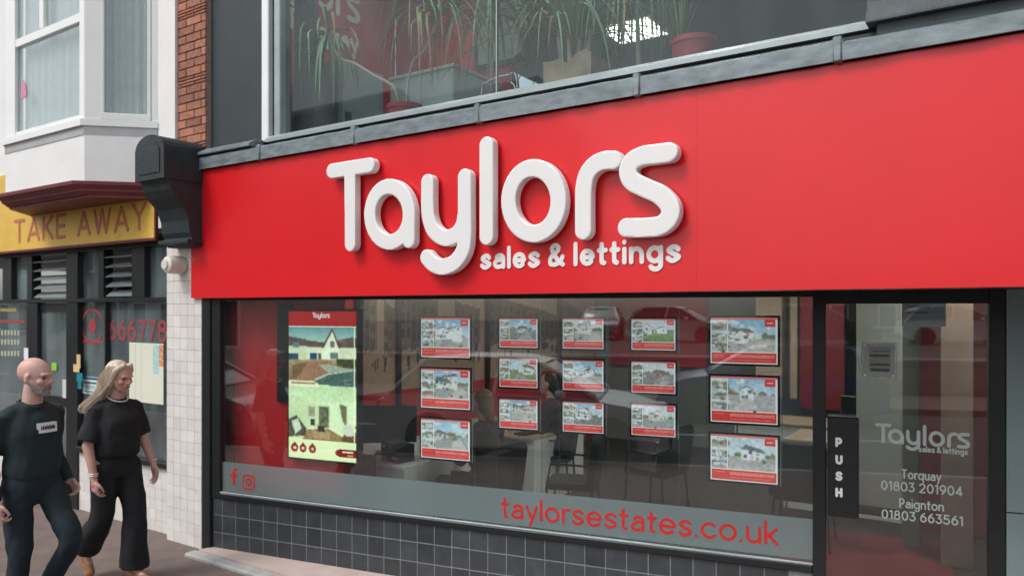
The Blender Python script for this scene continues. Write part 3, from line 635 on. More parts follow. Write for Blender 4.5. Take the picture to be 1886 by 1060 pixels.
# bay frames: front posts and side casement
fr = MB(); fx0, fx1, fy = -2.64, BX - SPL, -.41
fr.box((fx0, fy, 3.741), (fx0 + .2, fy + .08, 5.6), .004); fr.box((fx1 - .0, fy, 3.741), (fx1 - .09, fy + .08, 5.6), .004)
fr.box((fx0 + .2, fy + .005, 4.62), (fx1 - .09, fy + .07, 4.70), .004); fr.box((fx0 + .2, fy + .005, 3.741), (fx1 - .09, fy + .07, 3.79), .004); fr.box((-1.96, fy + .005, 4.70), (-1.88, fy + .07, 5.6), .004)
ms = Matrix.Translation((fx1, fy, 0)) @ Matrix.Rotation(R(45), 4, 'Z'); LS = SPL * 1.414
fr.M = ms
for a, b in ((0, .13), (LS - .06, LS)): fr.box((a + .003, 0, 3.741), (b, .07, 5.6), .004)
fr.box((.13, -.008, 3.741), (LS - .06, .06, 3.80), .004); fr.box((.13, -.004, 3.80), (.16, .06, 5.6), .004); fr.box((LS - .09, -.004, 3.80), (LS - .06, .06, 5.6), .004)
bf = fr.build('bay_window_frame', m_upvc, TB)
MB().box((fx0 + .2, fy + .03, 3.79), (fx1 - .09, fy + .037, 4.62)).build('bay_pane', m_bayglass, TB)
MB().box((fx0 + .2, fy + .03, 4.70), (fx1 - .09, fy + .037, 5.6)).build('bay_pane', m_bayglass, TB)
MB(ms).box((.16, .025, 3.80), (LS - .09, .032, 5.6)).build('bay_pane', m_bayglass, TB)
m_net = mat('net_curtain', (.72, .76, .75), .9, var=.08, vs=9)
def curtain(M, x0, x1, y, z0, z1, k):
    n = 110; V = []; Fc = []
    for j, z in enumerate((z0, (z0 + z1) / 2, z1)):
        for i in range(n + 1):
            x = x0 + (x1 - x0) * i / n; V.append(M @ Vector((x, y + .014 * math.sin(x * 95 + k + j * .25) + .008 * math.sin(x * 41 + k * 2 + j * .3), z)))
    for j in range(2):
        for i in range(n): b = j * (n + 1) + i; Fc.append((b, b + 1, b + n + 2, b + n + 1))
    m_ = MB(); m_.add(V, Fc); return m_
curtain(ID, fx0 + .15, fx1 - .08, fy + .12, 3.75, 5.6, 1).build('net_curtain', m_net, TB, True)
curtain(ms, .12, LS - .06, .12, 3.75, 5.6, 3).build('net_curtain', m_net, TB, True)
MB().box((-3.0, .30, 3.2), (BX - .1, .31, 5.6)).build('bay_back', m_render, TB)
q = at_y(44, 163, fy + .028); MB().prism([(q.x - .05, q.z - .1), (q.x + .06, q.z - .08), (q.x + .04, q.z + .02), (q.x - .01, q.z + .09), (q.x - .04, q.z + .04)], 'y', fy + .025, fy + .028).build('pink_sticker', mat('pink_print', (.75, .25, .4), .5), bf)
# interior of the takeaway
struct('takeaway_floor', MB().box((-9, .2, 0), (PX0, 4, .01)), m_carpet)
struct('takeaway_wall', MB().box((-9, 3.6, 0), (PX0 - .01, 3.7, 3)), mat('takeaway_wall_paint', (.2, .21, .2), .9, var=.1))
struct('takeaway_ceiling', MB().box((-9, .22, 2.76), (PX0 - .001, 3.6, 2.82)), m_ceil)
struct('takeaway_side_wall', MB().box((PX0 - .03, .21, 0), (PX0 - .002, 3.59, 2.755)), bpy.data.materials['takeaway_wall_paint'])
m_dwood = mat('dark_counter', (.05, .018, .015), .5, var=.3)
tag(MB().box((-4.2, 2.2, .011), (-1.0, 2.7, 1.1), .02).build('serving_counter', m_dwood), 'dark reddish counter standing inside the takeaway behind its window', 'counter')
tag(MB().lathe([(.02, .0), (.03, -.02), (.30, -.2), (.36, -.3), (.34, -.31), (.1, -.12)], (at_y(238, 560, .7).x, .7, 2.36), 16).build('pendant_lampshade', mat('brown_wicker', (.09, .03, .022), .9, var=.6, vs=30, bump=.6)), 'brown conical pendant shade hanging above the red phone number in takeaway window', 'lampshade')
# fascia of the takeaway
TS = thing('takeaway_sign', 'yellow sign board reading TAKE AWAY in faded red letters', 'sign', (-2.4, .05, 2.7))
sx1 = at_y(285, 440, .0).x
MB().box((-9, 0, 2.70), (sx1, .018, 3.55)).build('sign_board', m_yellow, TS)
mb = MB(); mb.box((-9, -.01, 2.672), (sx1 + .02, .018, 2.699), .003); mb.box((sx1 + .001, -.01, 2.70), (sx1 + .03, .018, 3.1), .003); mb.build('sign_edge', m_maroon, TS)
ta, tb = at_y(24, 449, 0), at_y(272, 424, 0)
for s_, pa, pb, n_ in (('TAKE', 24, 124, 0), ('AWAY', 140, 273, 0)):
    a = at_y(pa, 449, 0).x; b = at_y(pb, 430, 0).x
    zb = at_y(60, 447, 0).z; text(s_, a, b, 2.775, .26, .14, .004, m_signred, TS, Matrix.Translation((0, -.0005, 0)), cell=.007)
# window print of the takeaway
def tprint(s_, pa, pb, yb, cap, w, m, y=.158):
    a = at_y(pa, yb, y); b = at_y(pb, yb, y); text(s_, a.x, b.x, a.z, cap, w, .001, m, TB, Matrix.Translation((0, y, 0)), cell=.006)
m_fred = mat('faded_red_vinyl', (.34, .06, .07), .5); m_fyel = mat('faded_yellow_vinyl', (.5, .42, .16), .5); m_fpale = mat('faded_cream_vinyl', (.45, .48, .36), .5)
tprint('666778', 199, 309, 626, .21, .15, m_fred)
c = at_y(170, 600, .158)
me = stroke_mesh([[(c.x + .2 * math.cos(R(t)), c.z + .17 * math.sin(R(t))) for t in range(28, 333, 12)], [(c.x - .18, c.z - .16), (c.x + .18, c.z - .16)]], .015, .007, .001); me.materials.append(m_fred); inst('emblem', me, TB, Matrix.Translation((0, .158, 0)))
me = stroke_mesh([[(c.x, c.z), (c.x + .05 * math.cos(R(t)), c.z + .05 * math.sin(R(t)))] for t in range(0, 360, 60)], .03, .007, .001); me.materials.append(m_fred); inst('emblem', me, TB, Matrix.Translation((0, .157, 0)))
def strip(pa, pb, ya, yb, m, y=.157, name='window_print'):
    a = at_y(pa, ya, y); b = at_y(pb, yb, y); MB().box((a.x, y, min(a.z, b.z)), (b.x, y + .0015, max(a.z, b.z))).build(name, m, TB)
strip(0, 30, 573, 567, m_fyel); strip(0, 45, 594, 589, m_fred)
for r_, (ya, w_) in enumerate(((617, 34), (634, 33), (655, 38))):
    x = 2
    while x < w_: strip(x, x + 3.5, ya, ya - 11 + (x % 3), m_fpale); x += 6
def sheet(name, pa, pb, yt, yb, y, painter, w=30, h=30):
    a = at_y(pa, yt, y); b = at_y(pb, yb, y); p = Pic(w, h, (220, 222, 205)); painter(p)
    inst(name, p.mesh(name, a.x, b.z, b.x, a.z, y, m_paper), TB, ID)
m_paper = print_mat('printed_paper', 0, .7)
def menu(p):
    p.rect(0, 0, 1, 1, (222, 224, 206), 2)
    for q in (.18, .36, .55, .7): p.rect(q, .02, q + .02, .98, (205, 208, 190), 2)
    p.rect(.72, .02, .88, .5, (170, 205, 205), 12); p.rect(.88, .02, .99, .38, (214, 150, 100), 20)
sheet('menu_poster', 238, 301, 630, 745, .156, menu, 34, 50)
def notice(p): p.rect(0, 0, 1, 1, (205, 222, 226), 3); p.rect(0, .05, 1, .16, (30, 90, 105)); p.rect(.1, .3, .9, .4, (26, 80, 95)); p.rect(.1, .84, .8, .9, (60, 120, 130)); p.rect(.2, .5, .8, .7, (180, 195, 200), 20)
sheet('notice', 152, 180, 692, 727, .156, notice)
def fl(c):
    def f(p): p.rect(0, 0, 1, 1, c, 4)
    return f
sheet('sticker', 141, 148, 652, 678, .094, fl((214, 184, 130))); sheet('sticker', 135, 146, 670, 685, .0935, fl((220, 190, 140)))
sheet('sticker', 141, 152, 686, 702, .0935, fl((0, 130, 140))); sheet('sticker', 143, 150, 701, 716, .0932, fl((10, 120, 130)))
sheet('sticker', 44, 52, 640, 662, .0935, fl((226, 232, 236))); sheet('sticker', 95, 104, 667, 682, .13, fl((150, 200, 60))); sheet('sticker', 115, 124, 698, 733, .128, fl((200, 205, 206)))
# black corbel and alarm box on the pier
m_corb = mat('black_masonry_paint', (.022, .031, .035), .6, var=.35, vs=9, bump=.35, bs=50)
CB = thing('corbel', 'black painted corbel with arched top between the takeaway and the red sign', 'corbel', (-.18, 0, 2.6))
cx0, cx1 = -.40, -.0; hw = (cx1 - cx0) / 2; cm = (cx0 + cx1) / 2
prof = [(.03, 3.43), (-.335, 3.33), (-.335, 3.13), (-.30, 3.10), (-.29, 3.04), (-.25, 2.98), (-.17, 2.90), (-.13, 2.80), (-.12, 2.70), (-.10, 2.66), (-.10, 2.62), (-.06, 2.585), (.03, 2.585)]
MB().prism(prof, 'x', cx0, cx1).build('corbel_body', m_corb, CB)
pts = [(cx0 - .01, 3.12), (cx1 + .01, 3.12), (cx1 + .01, 3.36)] + [(cm + (hw + .01) * math.cos(R(t)), 3.36 + .13 * math.sin(R(t))) for t in range(0, 181, 15)] + [(cx0 - .01, 3.36)]
MB().prism(pts, 'y', -.355, .03).build('corbel_head', m_corb, CB)
pts2 = [(cm + (a - cm) * .72, 3.3 + (b - 3.3) * .72) for a, b in pts]; MB().prism(pts2, 'y', -.362, -.356).build('corbel_panel', m_corb, CB)
MB().box((cx0 - .015, -.15, 2.605), (cx1 + .012, .03, 2.64), .006).build('corbel_moulding', m_corb, CB)
a = at_y(325, 488, -.02); AL = thing('alarm_box', 'round cream alarm box mounted high on the cream tiled pier', 'alarm', (a.x, .03, a.z))
MB().lathe([(.0, -.16), (.055, -.16), (.07, -.15), (.078, -.12), (.08, -.02), (.07, .0), (.0, .0)], (a.x + .02, .028, a.z), 24, 'y').build('bell_housing', mat('cream_plastic', (.7, .67, .58), .4, var=.06), AL, True)
MB().lathe([(.0, -.012), (.04, -.012), (.045, -.004), (.045, 0), (0, 0)], (a.x + .012, -.133, a.z), 20, 'y').build('front_cap', bpy.data.materials['cream_plastic'], AL, True)
MB().box((a.x - .035, -.137, a.z - .018), (a.x - .027, -.1325, a.z + .02)).build('slot', m_black, AL)
# ------------------------------------------------------------------ office interior, ground floor
m_fill_lamp = emis('added_office_light', (1, .95, .86), 16)  # glow of the panels added to light the office
m_sepia = mat('sepia_mural', (.30, .22, .17), .7, var=.45, vs=1.6, col2=(.12, .085, .065))
struct('office_floor', MB().prism([(.13, .13), (5.7, 1.2), (7.2, 1.5), (7.2, 7.2), (.13, 7.2)], 'z', -.02, .02), m_carpet)
struct('office_ceiling', MB().box((.1, .37, 2.60), (7.2, 7.2, 2.66)), m_ceil)
struct('office_back_wall', MB().box((.1, 7.0, .02), (7.2, 7.1, 2.6)), m_iwall)
struct('office_right_wall', MB().box((7.05, 1.5, .02), (7.15, 7, 2.6)), m_iwall)
struct('office_left_wall', MB().box((.03, .22, .02), (.1, 7, 2.6)), m_ired)
# mural panels and posts on the left wall
MU = thing('wall_mural', 'sepia street picture in tall panels along the left office wall', 'mural', (.1, 3.5, 1.1))
def mural(seed, w, h):
    p = Pic(w, h, (150, 124, 104)); r_ = random.Random(seed); p.grad(0, 0, 1, .45, (206, 176, 150), (176, 148, 126), 3); p.grad(0, .45, 1, 1, (150, 124, 106), (164, 138, 118), 5)
    x = 0; t = .12 + r_.random() * .1
    while x < 1:
        wd = .1 + r_.random() * .1; t += .035; c = 104 + r_.randint(-16, 16); p.poly([(x, t), (x + wd, t + .04), (x + wd, .66), (x, .7)], (c, c * .8, c * .68), 5)
        for a in range(3):
            for b in range(2): p.rect(x + .02 + b * wd * .45, t + .08 + a * .13, x + .02 + b * wd * .45 + wd * .22, t + .15 + a * .13, (52, 42, 38), 6)
        x += wd
        if r_.random() < .3: x += .2
    for _ in range(9): q = r_.random(); p.blob(q, .72 + r_.random() * .08, .012, .05, (46, 38, 34), 6)
    return p
m_print = print_mat('mural_print', 0, .7)
for k, (ya, yb) in enumerate(((1.72, 2.27), (2.36, 3.93), (4.05, 5.75), (5.87, 6.95))):
    me = mural(k + 3, 70 if k else 30, 60).mesh('mural_panel', ya, 1.17, yb, 2.55, 0, m_print); inst('mural_panel', me, MU, Matrix.Translation((.106, 0, 0)) @ Matrix.Rotation(R(90), 4, 'Z'))
mb = MB()
for y in (1.69, 2.315, 3.99, 5.81): mb.box((.101, y - .03, .02), (.14, y + .03, 2.6))
mb.build('panel_post', m_black, MU)
# back wall features
tag(MB().box((at_y(1125, 600, 6.9).x, 6.9, 1.2), (at_y(1300, 600, 6.9).x, 6.995, 2.59)).build('red_wall_panel', m_ired), 'red wall panel at the back of the office behind the posters', 'wall panel')
tag(MB().box((at_y(1392, 600, 6.2).x, 6.2, .9), (at_y(1440, 600, 6.2).x, 6.4, 2.59)).build('office_column', mat('tan_paint', (.42, .33, .24), .8, var=.08)), 'tan column at the rear of the office', 'column')
tag(MB().box((at_y(1474, 600, 6.2).x, 6.2, .8), (at_y(1555, 600, 6.2).x, 6.3, 2.59)).build('partition', mat('deep_red_paint', (.2, .012, .02), .6, var=.1)), 'red office partition to the right of the tan column', 'partition')
tag(MB().box((at_y(1455, 600, 6.3).x, 6.3, .9), (at_y(1468, 600, 6.3).x, 6.4, 2.59)).build('office_column', bpy.data.materials['tan_paint']), 'narrow tan post beside the red partition at the back', 'column')
# seen through the door
tag(MB().box((at_y(1577, 600, 3).x, 3.0, .42), (at_y(1660, 600, 3).x, 3.08, 2.58), .004).build('display_board', mat('pale_grey_board', (.36, .37, .33), .6, var=.06)), 'tall pale grey board standing behind the glass door', 'board')
tag(MB().box((at_y(1661, 600, 3.4).x, 3.4, .03), (at_y(1692, 600, 3.4).x, 3.6, 2.58)).build('door_side_column', mat('olive_grey', (.16, .16, .13), .8, var=.1)), 'olive grey column behind the phone numbers on the door', 'column')
tag(MB().box((at_y(1733, 600, 3).x, 3.0, .03), (at_y(1792, 600, 3).x, 3.1, 2.58)).build('wood_partition', mat('brown_panel', (.24, .16, .12), .6, var=.2, vs=4)), 'brown panel at the right behind the glass door', 'partition')
tag(MB().box((at_y(1572, 600, 3).x, 2.985, .35), (at_y(1663, 600, 3).x, 3.085, .415), .004).build('board_base', m_black), 'black base rail under the pale board behind the door', 'rail')
tag(MB().box((at_y(1690, 600, 4).x, 4.0, .03), (at_y(1830, 600, 4).x, 4.1, 2.58)).build('dark_red_partition', mat('dark_red_paint', (.16, .01, .015), .6, var=.1)), 'dark red partition deep behind the glass door', 'partition')
np_ = Pic(26, 30, (175, 176, 182))
for q in range(9): np_.rect(.12, .1 + q * .09, .5 + .4 * random.random(), .13 + q * .09, (112, 116, 128), 10)
me = np_.mesh('notice_sheet', 0, 0, .28, .4, 0, m_paper); o = inst('notice_sheet', me, None, Matrix.Translation((at_y(1661, 600, 2.3).x, 2.3, 1.93))); tag(o, 'white printed notice hanging high behind the glass door', 'notice')
tag(MB(MW).box((DU0 - .35, .12, .021), (DU1 + .05, 2.6, .03)).build('door_mat', mat('red_mat', (.2, .012, .02), .95, var=.2, vs=20, bump=.5, bs=200)), 'dark red mat on the floor just inside the glass door', 'mat')
for k, (x, y) in enumerate(((1.2, 1.25), (3.4, 2.0), (1.8, 4.6), (3.6, 5.0), (5.7, 2.6))):  # panels out of view, added to brighten the office and window display
    t = thing('added_ceiling_light', 'unseen panel added to light the ground floor office, ' + ['above the white desk', 'behind the middle posters', 'rear left over the wooden desk', 'rear centre of the office', 'right, behind the door'][k], 'ceiling light', (x, y, 2.59), 0, 'added office light panels')
    MB().box((x - .3, y - .3, 2.588), (x + .3, y + .3, 2.596)).build('diffuser', m_fill_lamp, t)
m_desk = mat('pale_desk_laminate', (.82, .84, .82), .45, var=.04); m_desktop = mat('beech_desktop', (.45, .34, .24), .45, var=.15, vs=5)
def desk(x0, y0, x1, y1, label, top=m_desktop):
    t = thing('desk', label, 'desk', ((x0 + x1) / 2, (y0 + y1) / 2, .02))
    MB().box((x0, y0, .705), (x1, y1, .735), .004).build('desktop', top, t); MB().box((x0 + .04, y0 + .03, .03), (x1 - .02, y0 + .05, .704)).build('front_panel', m_desk, t)
    MB().box((x1 - .019, y0 + .03, .03), (x1 - .001, y1 - .03, .704)).build('side_panel', m_desk, t); MB().box((x0 + .001, y0 + .03, .03), (x0 + .02, y1 - .03, .704)).build('side_panel', m_desk, t)
desk(.25, .87, 1.47, 2.15, 'white desk nearest the shop window below the screen', m_desk)
desk(.25, 2.68, 1.62, 3.8, 'pale wooden desk behind the second row of posters')
desk(3.75, 4.1, 5.1, 4.9, 'pale desk at the rear right of the office')
desk(2.9, 5.2, 4.3, 5.9, 'pale desk at the back behind the fourth poster column')
m_fab = mat('black_fabric', (.014, .016, .018), .85, var=.3, vs=40); m_chrome = mat('chrome', (.5, .52, .53), .2, metal=1)
def rbox(M, w, h, t, r, n=6):      # cushion with rounded corners, slightly curved
    pts = arc(w - r, h - r, r, r, 0, 90, n) + arc(-w + r, h - r, r, r, 90, 180, n) + arc(-w + r, -h + r, r, r, 180, 270, n) + arc(w - r, -h + r, r, r, 270, 360, n)
    mb = MB(M); return mb.prism(pts, 'x', -t, t)
def chair(x, y, rz, label):
    t = thing('office_chair', label, 'chair', (x, y, .02), rz); M0 = WMAT[t.name]
    Mb = M0 @ Matrix.Translation((-.22, 0, .66)) @ Matrix.Rotation(R(-8), 4, 'Y')
    rbox(Mb, .245, .25, .04, .1).build('backrest', m_fab, t); rbox(M0 @ Matrix.Translation((0, 0, .44)) @ Matrix.Rotation(R(90), 4, 'Y'), .22, .22, .03, .06).build('seat', m_fab, t)
    for sx, sy in ((1, 1), (1, -1), (-1, 1), (-1, -1)): MB(M0).tube([(sx * .2, sy * .21, .42), (sx * .23, sy * .24, .0)], .011).build('leg', m_black, t)
    for sy in (1, -1): MB(M0).tube([(-.22, sy * .235, .44), (-.23, sy * .25, .64), (.16, sy * .25, .65), (.2, sy * .24, .42)], .012).build('armrest', m_black, t)
chair(2.10, .98, R(185), 'black office chair beside the white desk, low in front of the window band')
chair(2.33, 2.25, R(200), 'black chair in the middle of the office facing the wooden desk')
chair(2.75, 3.2, R(170), 'black chair behind the posters of the fourth column')
chair(4.2, 3.0, R(95), 'black chair at the right edge of the shop window')
chair(.75, 2.5, R(80), 'black chair tucked behind the white desk')
MN = thing('monitor', 'black computer monitor turned away on the white desk', 'monitor', (.95, 1.25, .735), R(40)); M0 = WMAT[MN.name]
MB(M0).box((-.27, -.02, .1), (.27, .015, .44), .008).build('screen_housing', m_black, MN); MB(M0).box((-.03, .015, .01), (.03, .04, .25)).build('stand', m_black, MN); MB(M0).box((-.11, -.07, 0), (.11, .1, .012), .004).build('foot', m_black, MN)
m_mark = mat('white_print', (.55, .56, .56), .6)
CX = thing('black_box', 'small black boxes with white marks standing at the corner of the white desk', 'box', (1.27, 1.05, .735), R(-8)); M0 = WMAT[CX.name]
MB(M0).box((-.13, -.09, 0), (-.003, .09, .17), .004).build('carton', m_black, CX); MB(M0).box((.003, -.09, 0), (.11, .09, .15), .004).build('carton', m_black, CX)
text('APE', -.115, -.03, .03, .03, .17, .001, m_mark, CX, M0 @ Matrix.Translation((0, -.0905, 0)), cell=.002); text('Bo', .02, .09, .03, .03, .17, .001, m_mark, CX, M0 @ Matrix.Translation((0, -.0905, 0)), cell=.002)
MB(M0).box((-.11, -.0915, .125), (-.07, -.0905, .145)).build('print_mark', m_mark, CX)
LP = thing('keyboard', 'flat black keyboard on the wooden desk', 'keyboard', (1.42, 2.95, .736)); MB(WMAT[LP.name]).box((-.08, -.2, 0), (.08, .2, .02), .004).build('key_deck', m_black, LP)
MN2 = thing('monitor', 'black monitor on the rear right desk', 'monitor', (4.5, 4.4, .735), R(-15)); M0 = WMAT[MN2.name]
MB(M0).box((-.27, -.02, .1), (.27, .015, .44), .008).build('screen_housing', m_black, MN2); MB(M0).box((-.03, .015, .0), (.03, .04, .25)).build('stand', m_black, MN2)

# ------------------------------------------------------------------ window displays
m_poster = print_mat('backlit_print', .46, .3); m_screen = print_mat('screen_image', .8, .15)
m_frame = mat('smoky_acrylic_frame', (.02, .026, .028), .2, var=.1)
small, large = (.318, .228), (.44, .322)
cols = [((775, 866), ((583, 660), (680, 751), (769, 848)), large, 'first'), ((920, 990), ((586, 640), (660, 712), (733, 791)), small, 'second'),
        ((1036, 1112), ((587, 641), (663, 719), (739, 797)), small, 'third'), ((1164, 1243), ((587, 644), (665, 724), (744, 803)), small, 'fourth'),
        ((1310, 1431), ((585, 669), (693, 779), (798, 890)), large, 'fifth')]
looks = [['blue sky and a tall white house', 'a grey driveway picture', 'a white house with brown lawn'], ['a terrace under blue sky', 'a house with grey drive', 'a white villa and dark hedge'],
         ['a bungalow with wide drive', 'pale blue sky over a grey road', 'a pale house and grey forecourt'], ['a brick building on green grass', 'a white hotel-like house', 'a grey house on bright green lawn'], ['a bungalow and wide pale forecourt', 'a white garage house with trees', 'an aerial view of houses round a green']]
rown = ['top', 'middle', 'bottom']; kk = 0
OFF = .05
for ci, ((pa, pb), rws, sz, cn) in enumerate(cols):
    for ri, (ya, yb) in enumerate(rws):
        ua, _, _ = at_w(pa, 600, OFF); ub, _, _ = at_w(pb, 600, OFF); uc = (ua + ub) / 2; _, _, z1 = at_w((pa + pb) / 2, ya, OFF); _, _, z0 = at_w((pa + pb) / 2, yb, OFF); zc = (z0 + z1) / 2
        w, h = (.292, .206) if sz is small else (.408, .292)
        kk += 1
        M0 = MW @ Matrix.Translation((uc, OFF, zc - h / 2))
        t = thing('window_poster', 'backlit sheet showing %s, %s of the %s column' % (looks[ci][ri], rown[ri], cn), 'poster', tuple(M0.translation), WA, 'property posters in the shop window')
        mb = MB(M0); b = .014
        mb.box((-w / 2 - b, .001, -b), (w / 2 + b, .014, h + b), .002); mb.build('frame', m_frame, t)
        inst('print', brochure(kk * 3 + 1).mesh('print', -w / 2, 0, w / 2, h, -.0005, m_poster), t, M0)
        MB(M0).box((w / 2 + b + .002, .004, -b), (w / 2 + b + .006, .01, h + b)).build('edge_strip', m_greyalu, t)
    uw = ub + (.026 if sz is small else .03)
    tag(MB(MW).tube([(uw, OFF + .01, .53), (uw, OFF + .01, 2.12)], .0016, 6).build('display_cable', m_chrome), 'thin steel cable holding the %s column of posters' % cn, 'cable', 'poster cables')
    ul = ua - (.026 if sz is small else .03)
    tag(MB(MW).tube([(ul, OFF + .01, .53), (ul, OFF + .01, 2.12)], .0016, 6).build('display_cable', m_chrome), 'thin steel cable on the left side of the %s column of posters' % cn, 'cable', 'poster cables')
# portrait screen
ua, _, z1 = at_w(532, 573, .1); ub, _, _ = at_w(656, 573, .1); _, _, z0 = at_w(594, 846, .1)
TVZ0, TVZ1 = z0, z1; M0 = MW @ Matrix.Translation((ua, .1, 0)); W_ = ub - ua
TV = thing('portrait_screen', 'tall lit screen showing two house pictures hanging at the left of the shop window', 'screen', tuple(MW @ Vector(((ua + ub) / 2, .1, TVZ0))), WA)
MB(M0).box((-.018, .001, TVZ0 - .018), (W_ + .018, .075, TVZ1 + .02), .004).build('housing', m_black, TV)
p = Pic(96, 170, (218, 228, 176)); g = lambda *c: c
p.rect(0, 0, 1, .098, (168, 16, 22)); p.rect(0, .098, 1, .106, (230, 226, 205))
p.grad(0, .106, 1, .26, (96, 150, 150), (206, 224, 196), 3); p.grad(0, .26, 1, .47, (168, 158, 120), (128, 100, 72), 6)
p.poly([(0, .17), (.26, .19), (.34, .24), (0, .24)], (84, 72, 66), 5); p.rect(0, .235, .3, .33, (196, 206, 168), 5); p.rect(.06, .21, .16, .245, (96, 116, 122), 8); p.rect(0, .29, .15, .33, (44, 70, 96), 4)
p.poly([(.28, .195), (.55, .21), (.95, .17), (1, .18), (1, .25), (.28, .25)], (88, 74, 66), 5); p.rect(.28, .24, 1, .325, (214, 220, 184), 5)
p.poly([(.50, .25), (.655, .12), (.76, .25), (.76, .325), (.5, .325)], (226, 232, 202), 4); p.poly([(.49, .25), (.655, .108), (.665, .125), (.52, .25)], (72, 60, 54)); p.poly([(.655, .108), (.78, .25), (.75, .25), (.648, .122)], (72, 60, 54))
p.rect(.32, .285, .43, .325, (30, 66, 104), 3); p.rect(.63, .2, .69, .24, (88, 108, 110), 8); p.rect(.62, .275, .74, .315, (98, 120, 108), 8); p.rect(.45, .285, .49, .325, (90, 76, 66), 5)
p.rect(.72, .32, 1, .375, (58, 64, 34), 12); p.poly([(.05, .37), (.3, .34), (.3, .42), (.05, .46)], (112, 84, 54), 12); p.poly([(.3, .34), (.62, .335), (.9, .4), (.55, .43), (.3, .455), (.1, .47)], (150, 108, 84), 6)
p.poly([(.45, .36), (.6, .355), (.98, .39), (.6, .41)], (152, 164, 142), 5); p.poly([(.4, .46), (.6, .42), (1, .39), (1, .51), (.4, .49)], (72, 96, 90), 6); p.poly([(.38, .46), (.6, .415), (1, .385), (1, .392), (.6, .425), (.42, .465)], (190, 200, 180))
p.grad(0, .5, 1, .66, (186, 210, 160), (206, 224, 178), 2); p.poly([(0, .56), (.3, .62), (.3, .86), (0, .86)], (192, 208, 160), 3); p.poly([(1, .6), (.6, .62), (.6, .8), (1, .84)], (214, 228, 186), 3)
p.rect(.3, .63, .62, .78, (196, 208, 166), 3); p.rect(.3, .65, .4, .71, (140, 140, 110), 14); p.rect(.33, .73, .4, .77, (30, 26, 22)); p.rect(.46, .64, .6, .78, (96, 100, 76), 26); p.poly([(.76, .62), (.86, .63), (.86, .78), (.8, .72)], (108, 108, 80), 10)
p.poly([(0, .74), (.12, .71), (.26, .79), (.3, .84), (0, .86)], (76, 70, 58), 20); p.poly([(.04, .75), (.14, .73), (.2, .8), (.1, .84)], (196, 206, 176), 10); p.poly([(.3, .8), (.6, .79), (.95, .87), (.2, .875)], (146, 116, 78), 16); p.rect(.44, .77, .54, .81, (46, 38, 30), 8); p.rect(.38, .81, .62, .86, (170, 140, 96), 8)
p.poly([(.85, .8), (1, .76), (1, .88), (.78, .86)], (104, 70, 48), 8); p.blob(.9, .79, .1, .04, (202, 208, 180), 6)
p.poly([(0, .468), (.44, .485), (.47, .5), (.44, .515), (0, .51)], (226, 222, 190)); p.rect(.04, .484, .4, .494, (150, 110, 84), 24)
p.rect(0, .868, 1, 1, (222, 230, 178))
for q in (.09, .22, .36): p.blob(q, .932, .055, .03, (142, 20, 24)); p.blob(q, .905, .02, .01, (142, 20, 24)); p.rect(q - .02, .925, q + .02, .94, (226, 180, 150), 20)
p.rect(.78, .918, 1, .97, (128, 12, 16)); p.blob(.78, .944, .08, .026, (128, 12, 16)); p.rect(.8, .932, .96, .942, (226, 190, 160), 24); p.rect(.88, .955, .96, .962, (200, 130, 110), 14)
p.rect(.97, .106, .978, .87, (232, 236, 200))
n_ = np.kron(rng.normal(0, 7, (58, 33)), np.ones((3, 3)))[:170, :96, None]; p.a[18:147] += n_[18:147] * .6 + rng.normal(0, 4, (129, 96, 1)); p.a[18:147] = blur(p.a[18:147], 1); p.a[18:147, 93:94] = (232, 236, 200)
inst('screen_face', p.mesh('screen_face', 0, TVZ0, W_, TVZ1, -.0005, m_screen), TV, M0)
logo(TV, emis('lit_lettering', (.9, .88, .8), .75), M0 @ Matrix.Translation((0, -.001, 0)), W_ * .36, W_ * .62, TVZ1 - .062, depth=.0008, cell=.003, bevel=0, r=.055)
tag(MB(MW).box((.58, .125, 1.28), (.72, .155, 2.1), .004).build('second_screen', m_black), 'dark unlit screen or panel half hidden behind the lit screen', 'screen')
tag(MB(MW).box((.10, .16, .52), (1.22, .19, 2.13)).build('red_display_panel', mat('bright_red_board', (.82, .02, .03), .5, var=.05)), 'dark red panel standing behind the window at its left end', 'panel')
tag(MB(MW).box((1.225, .3, .52), (1.42, .34, .86)).build('black_plinth', m_black), 'black box end beside the red panel below the lit screen', 'plinth')

# ------------------------------------------------------------------ upper room
m_uwall = mat('upper_grey_wall', (.2, .225, .23), .85, var=.06)
struct('upper_floor', MB().box((-.01, .37, 2.95), (9.4, 7, 3.05)), m_carpet)
struct('upper_ceiling', MB().box((-.01, .37, 5.30), (9.4, 7, 5.36)), mat('upper_ceiling_paint', (.26, .3, .31), .9, var=.04))
struct('upper_back_wall', MB().box((-.01, 6.5, 3.05), (9.4, 6.6, 5.3)), m_uwall)
struct('upper_right_wall', MB().box((8.0, .37, 3.05), (8.1, 6.5, 5.3)), m_uwall)
UL = struct('upper_red_wall', MB().box((.2, .4, 3.05), (.27, 2.1, 5.3)), m_ired)
struct('upper_red_cross_wall', MB().box((.275, 2.1, 3.05), (1.75, 2.18, 5.3)), m_ired)
struct('upper_side_wall', MB().box((1.75, 3.3, 3.05), (2.1, 3.4, 5.3)), mat('upper_dark_wall', (.07, .085, .088), .8, var=.1))
tag(MB().box((xb + .06, .37, 3.06), (yx(583, .4), .42, 5.29)).build('window_blind', m_dark), 'dark flat panel inside the left end of the upper window', 'panel')
mwl = Matrix.Translation((.272, 0, 0)) @ Matrix.Rotation(R(90), 4, 'Z')
def on_side(px, py, x):
    d = ray(px); t = (x - CAM.x) / d.x; return CAM.y + t * d.y, CAM.z + (570 - py) / 1400 * t
m_wl = mat('grey_wall_letters', (.6, .6, .57), .6)
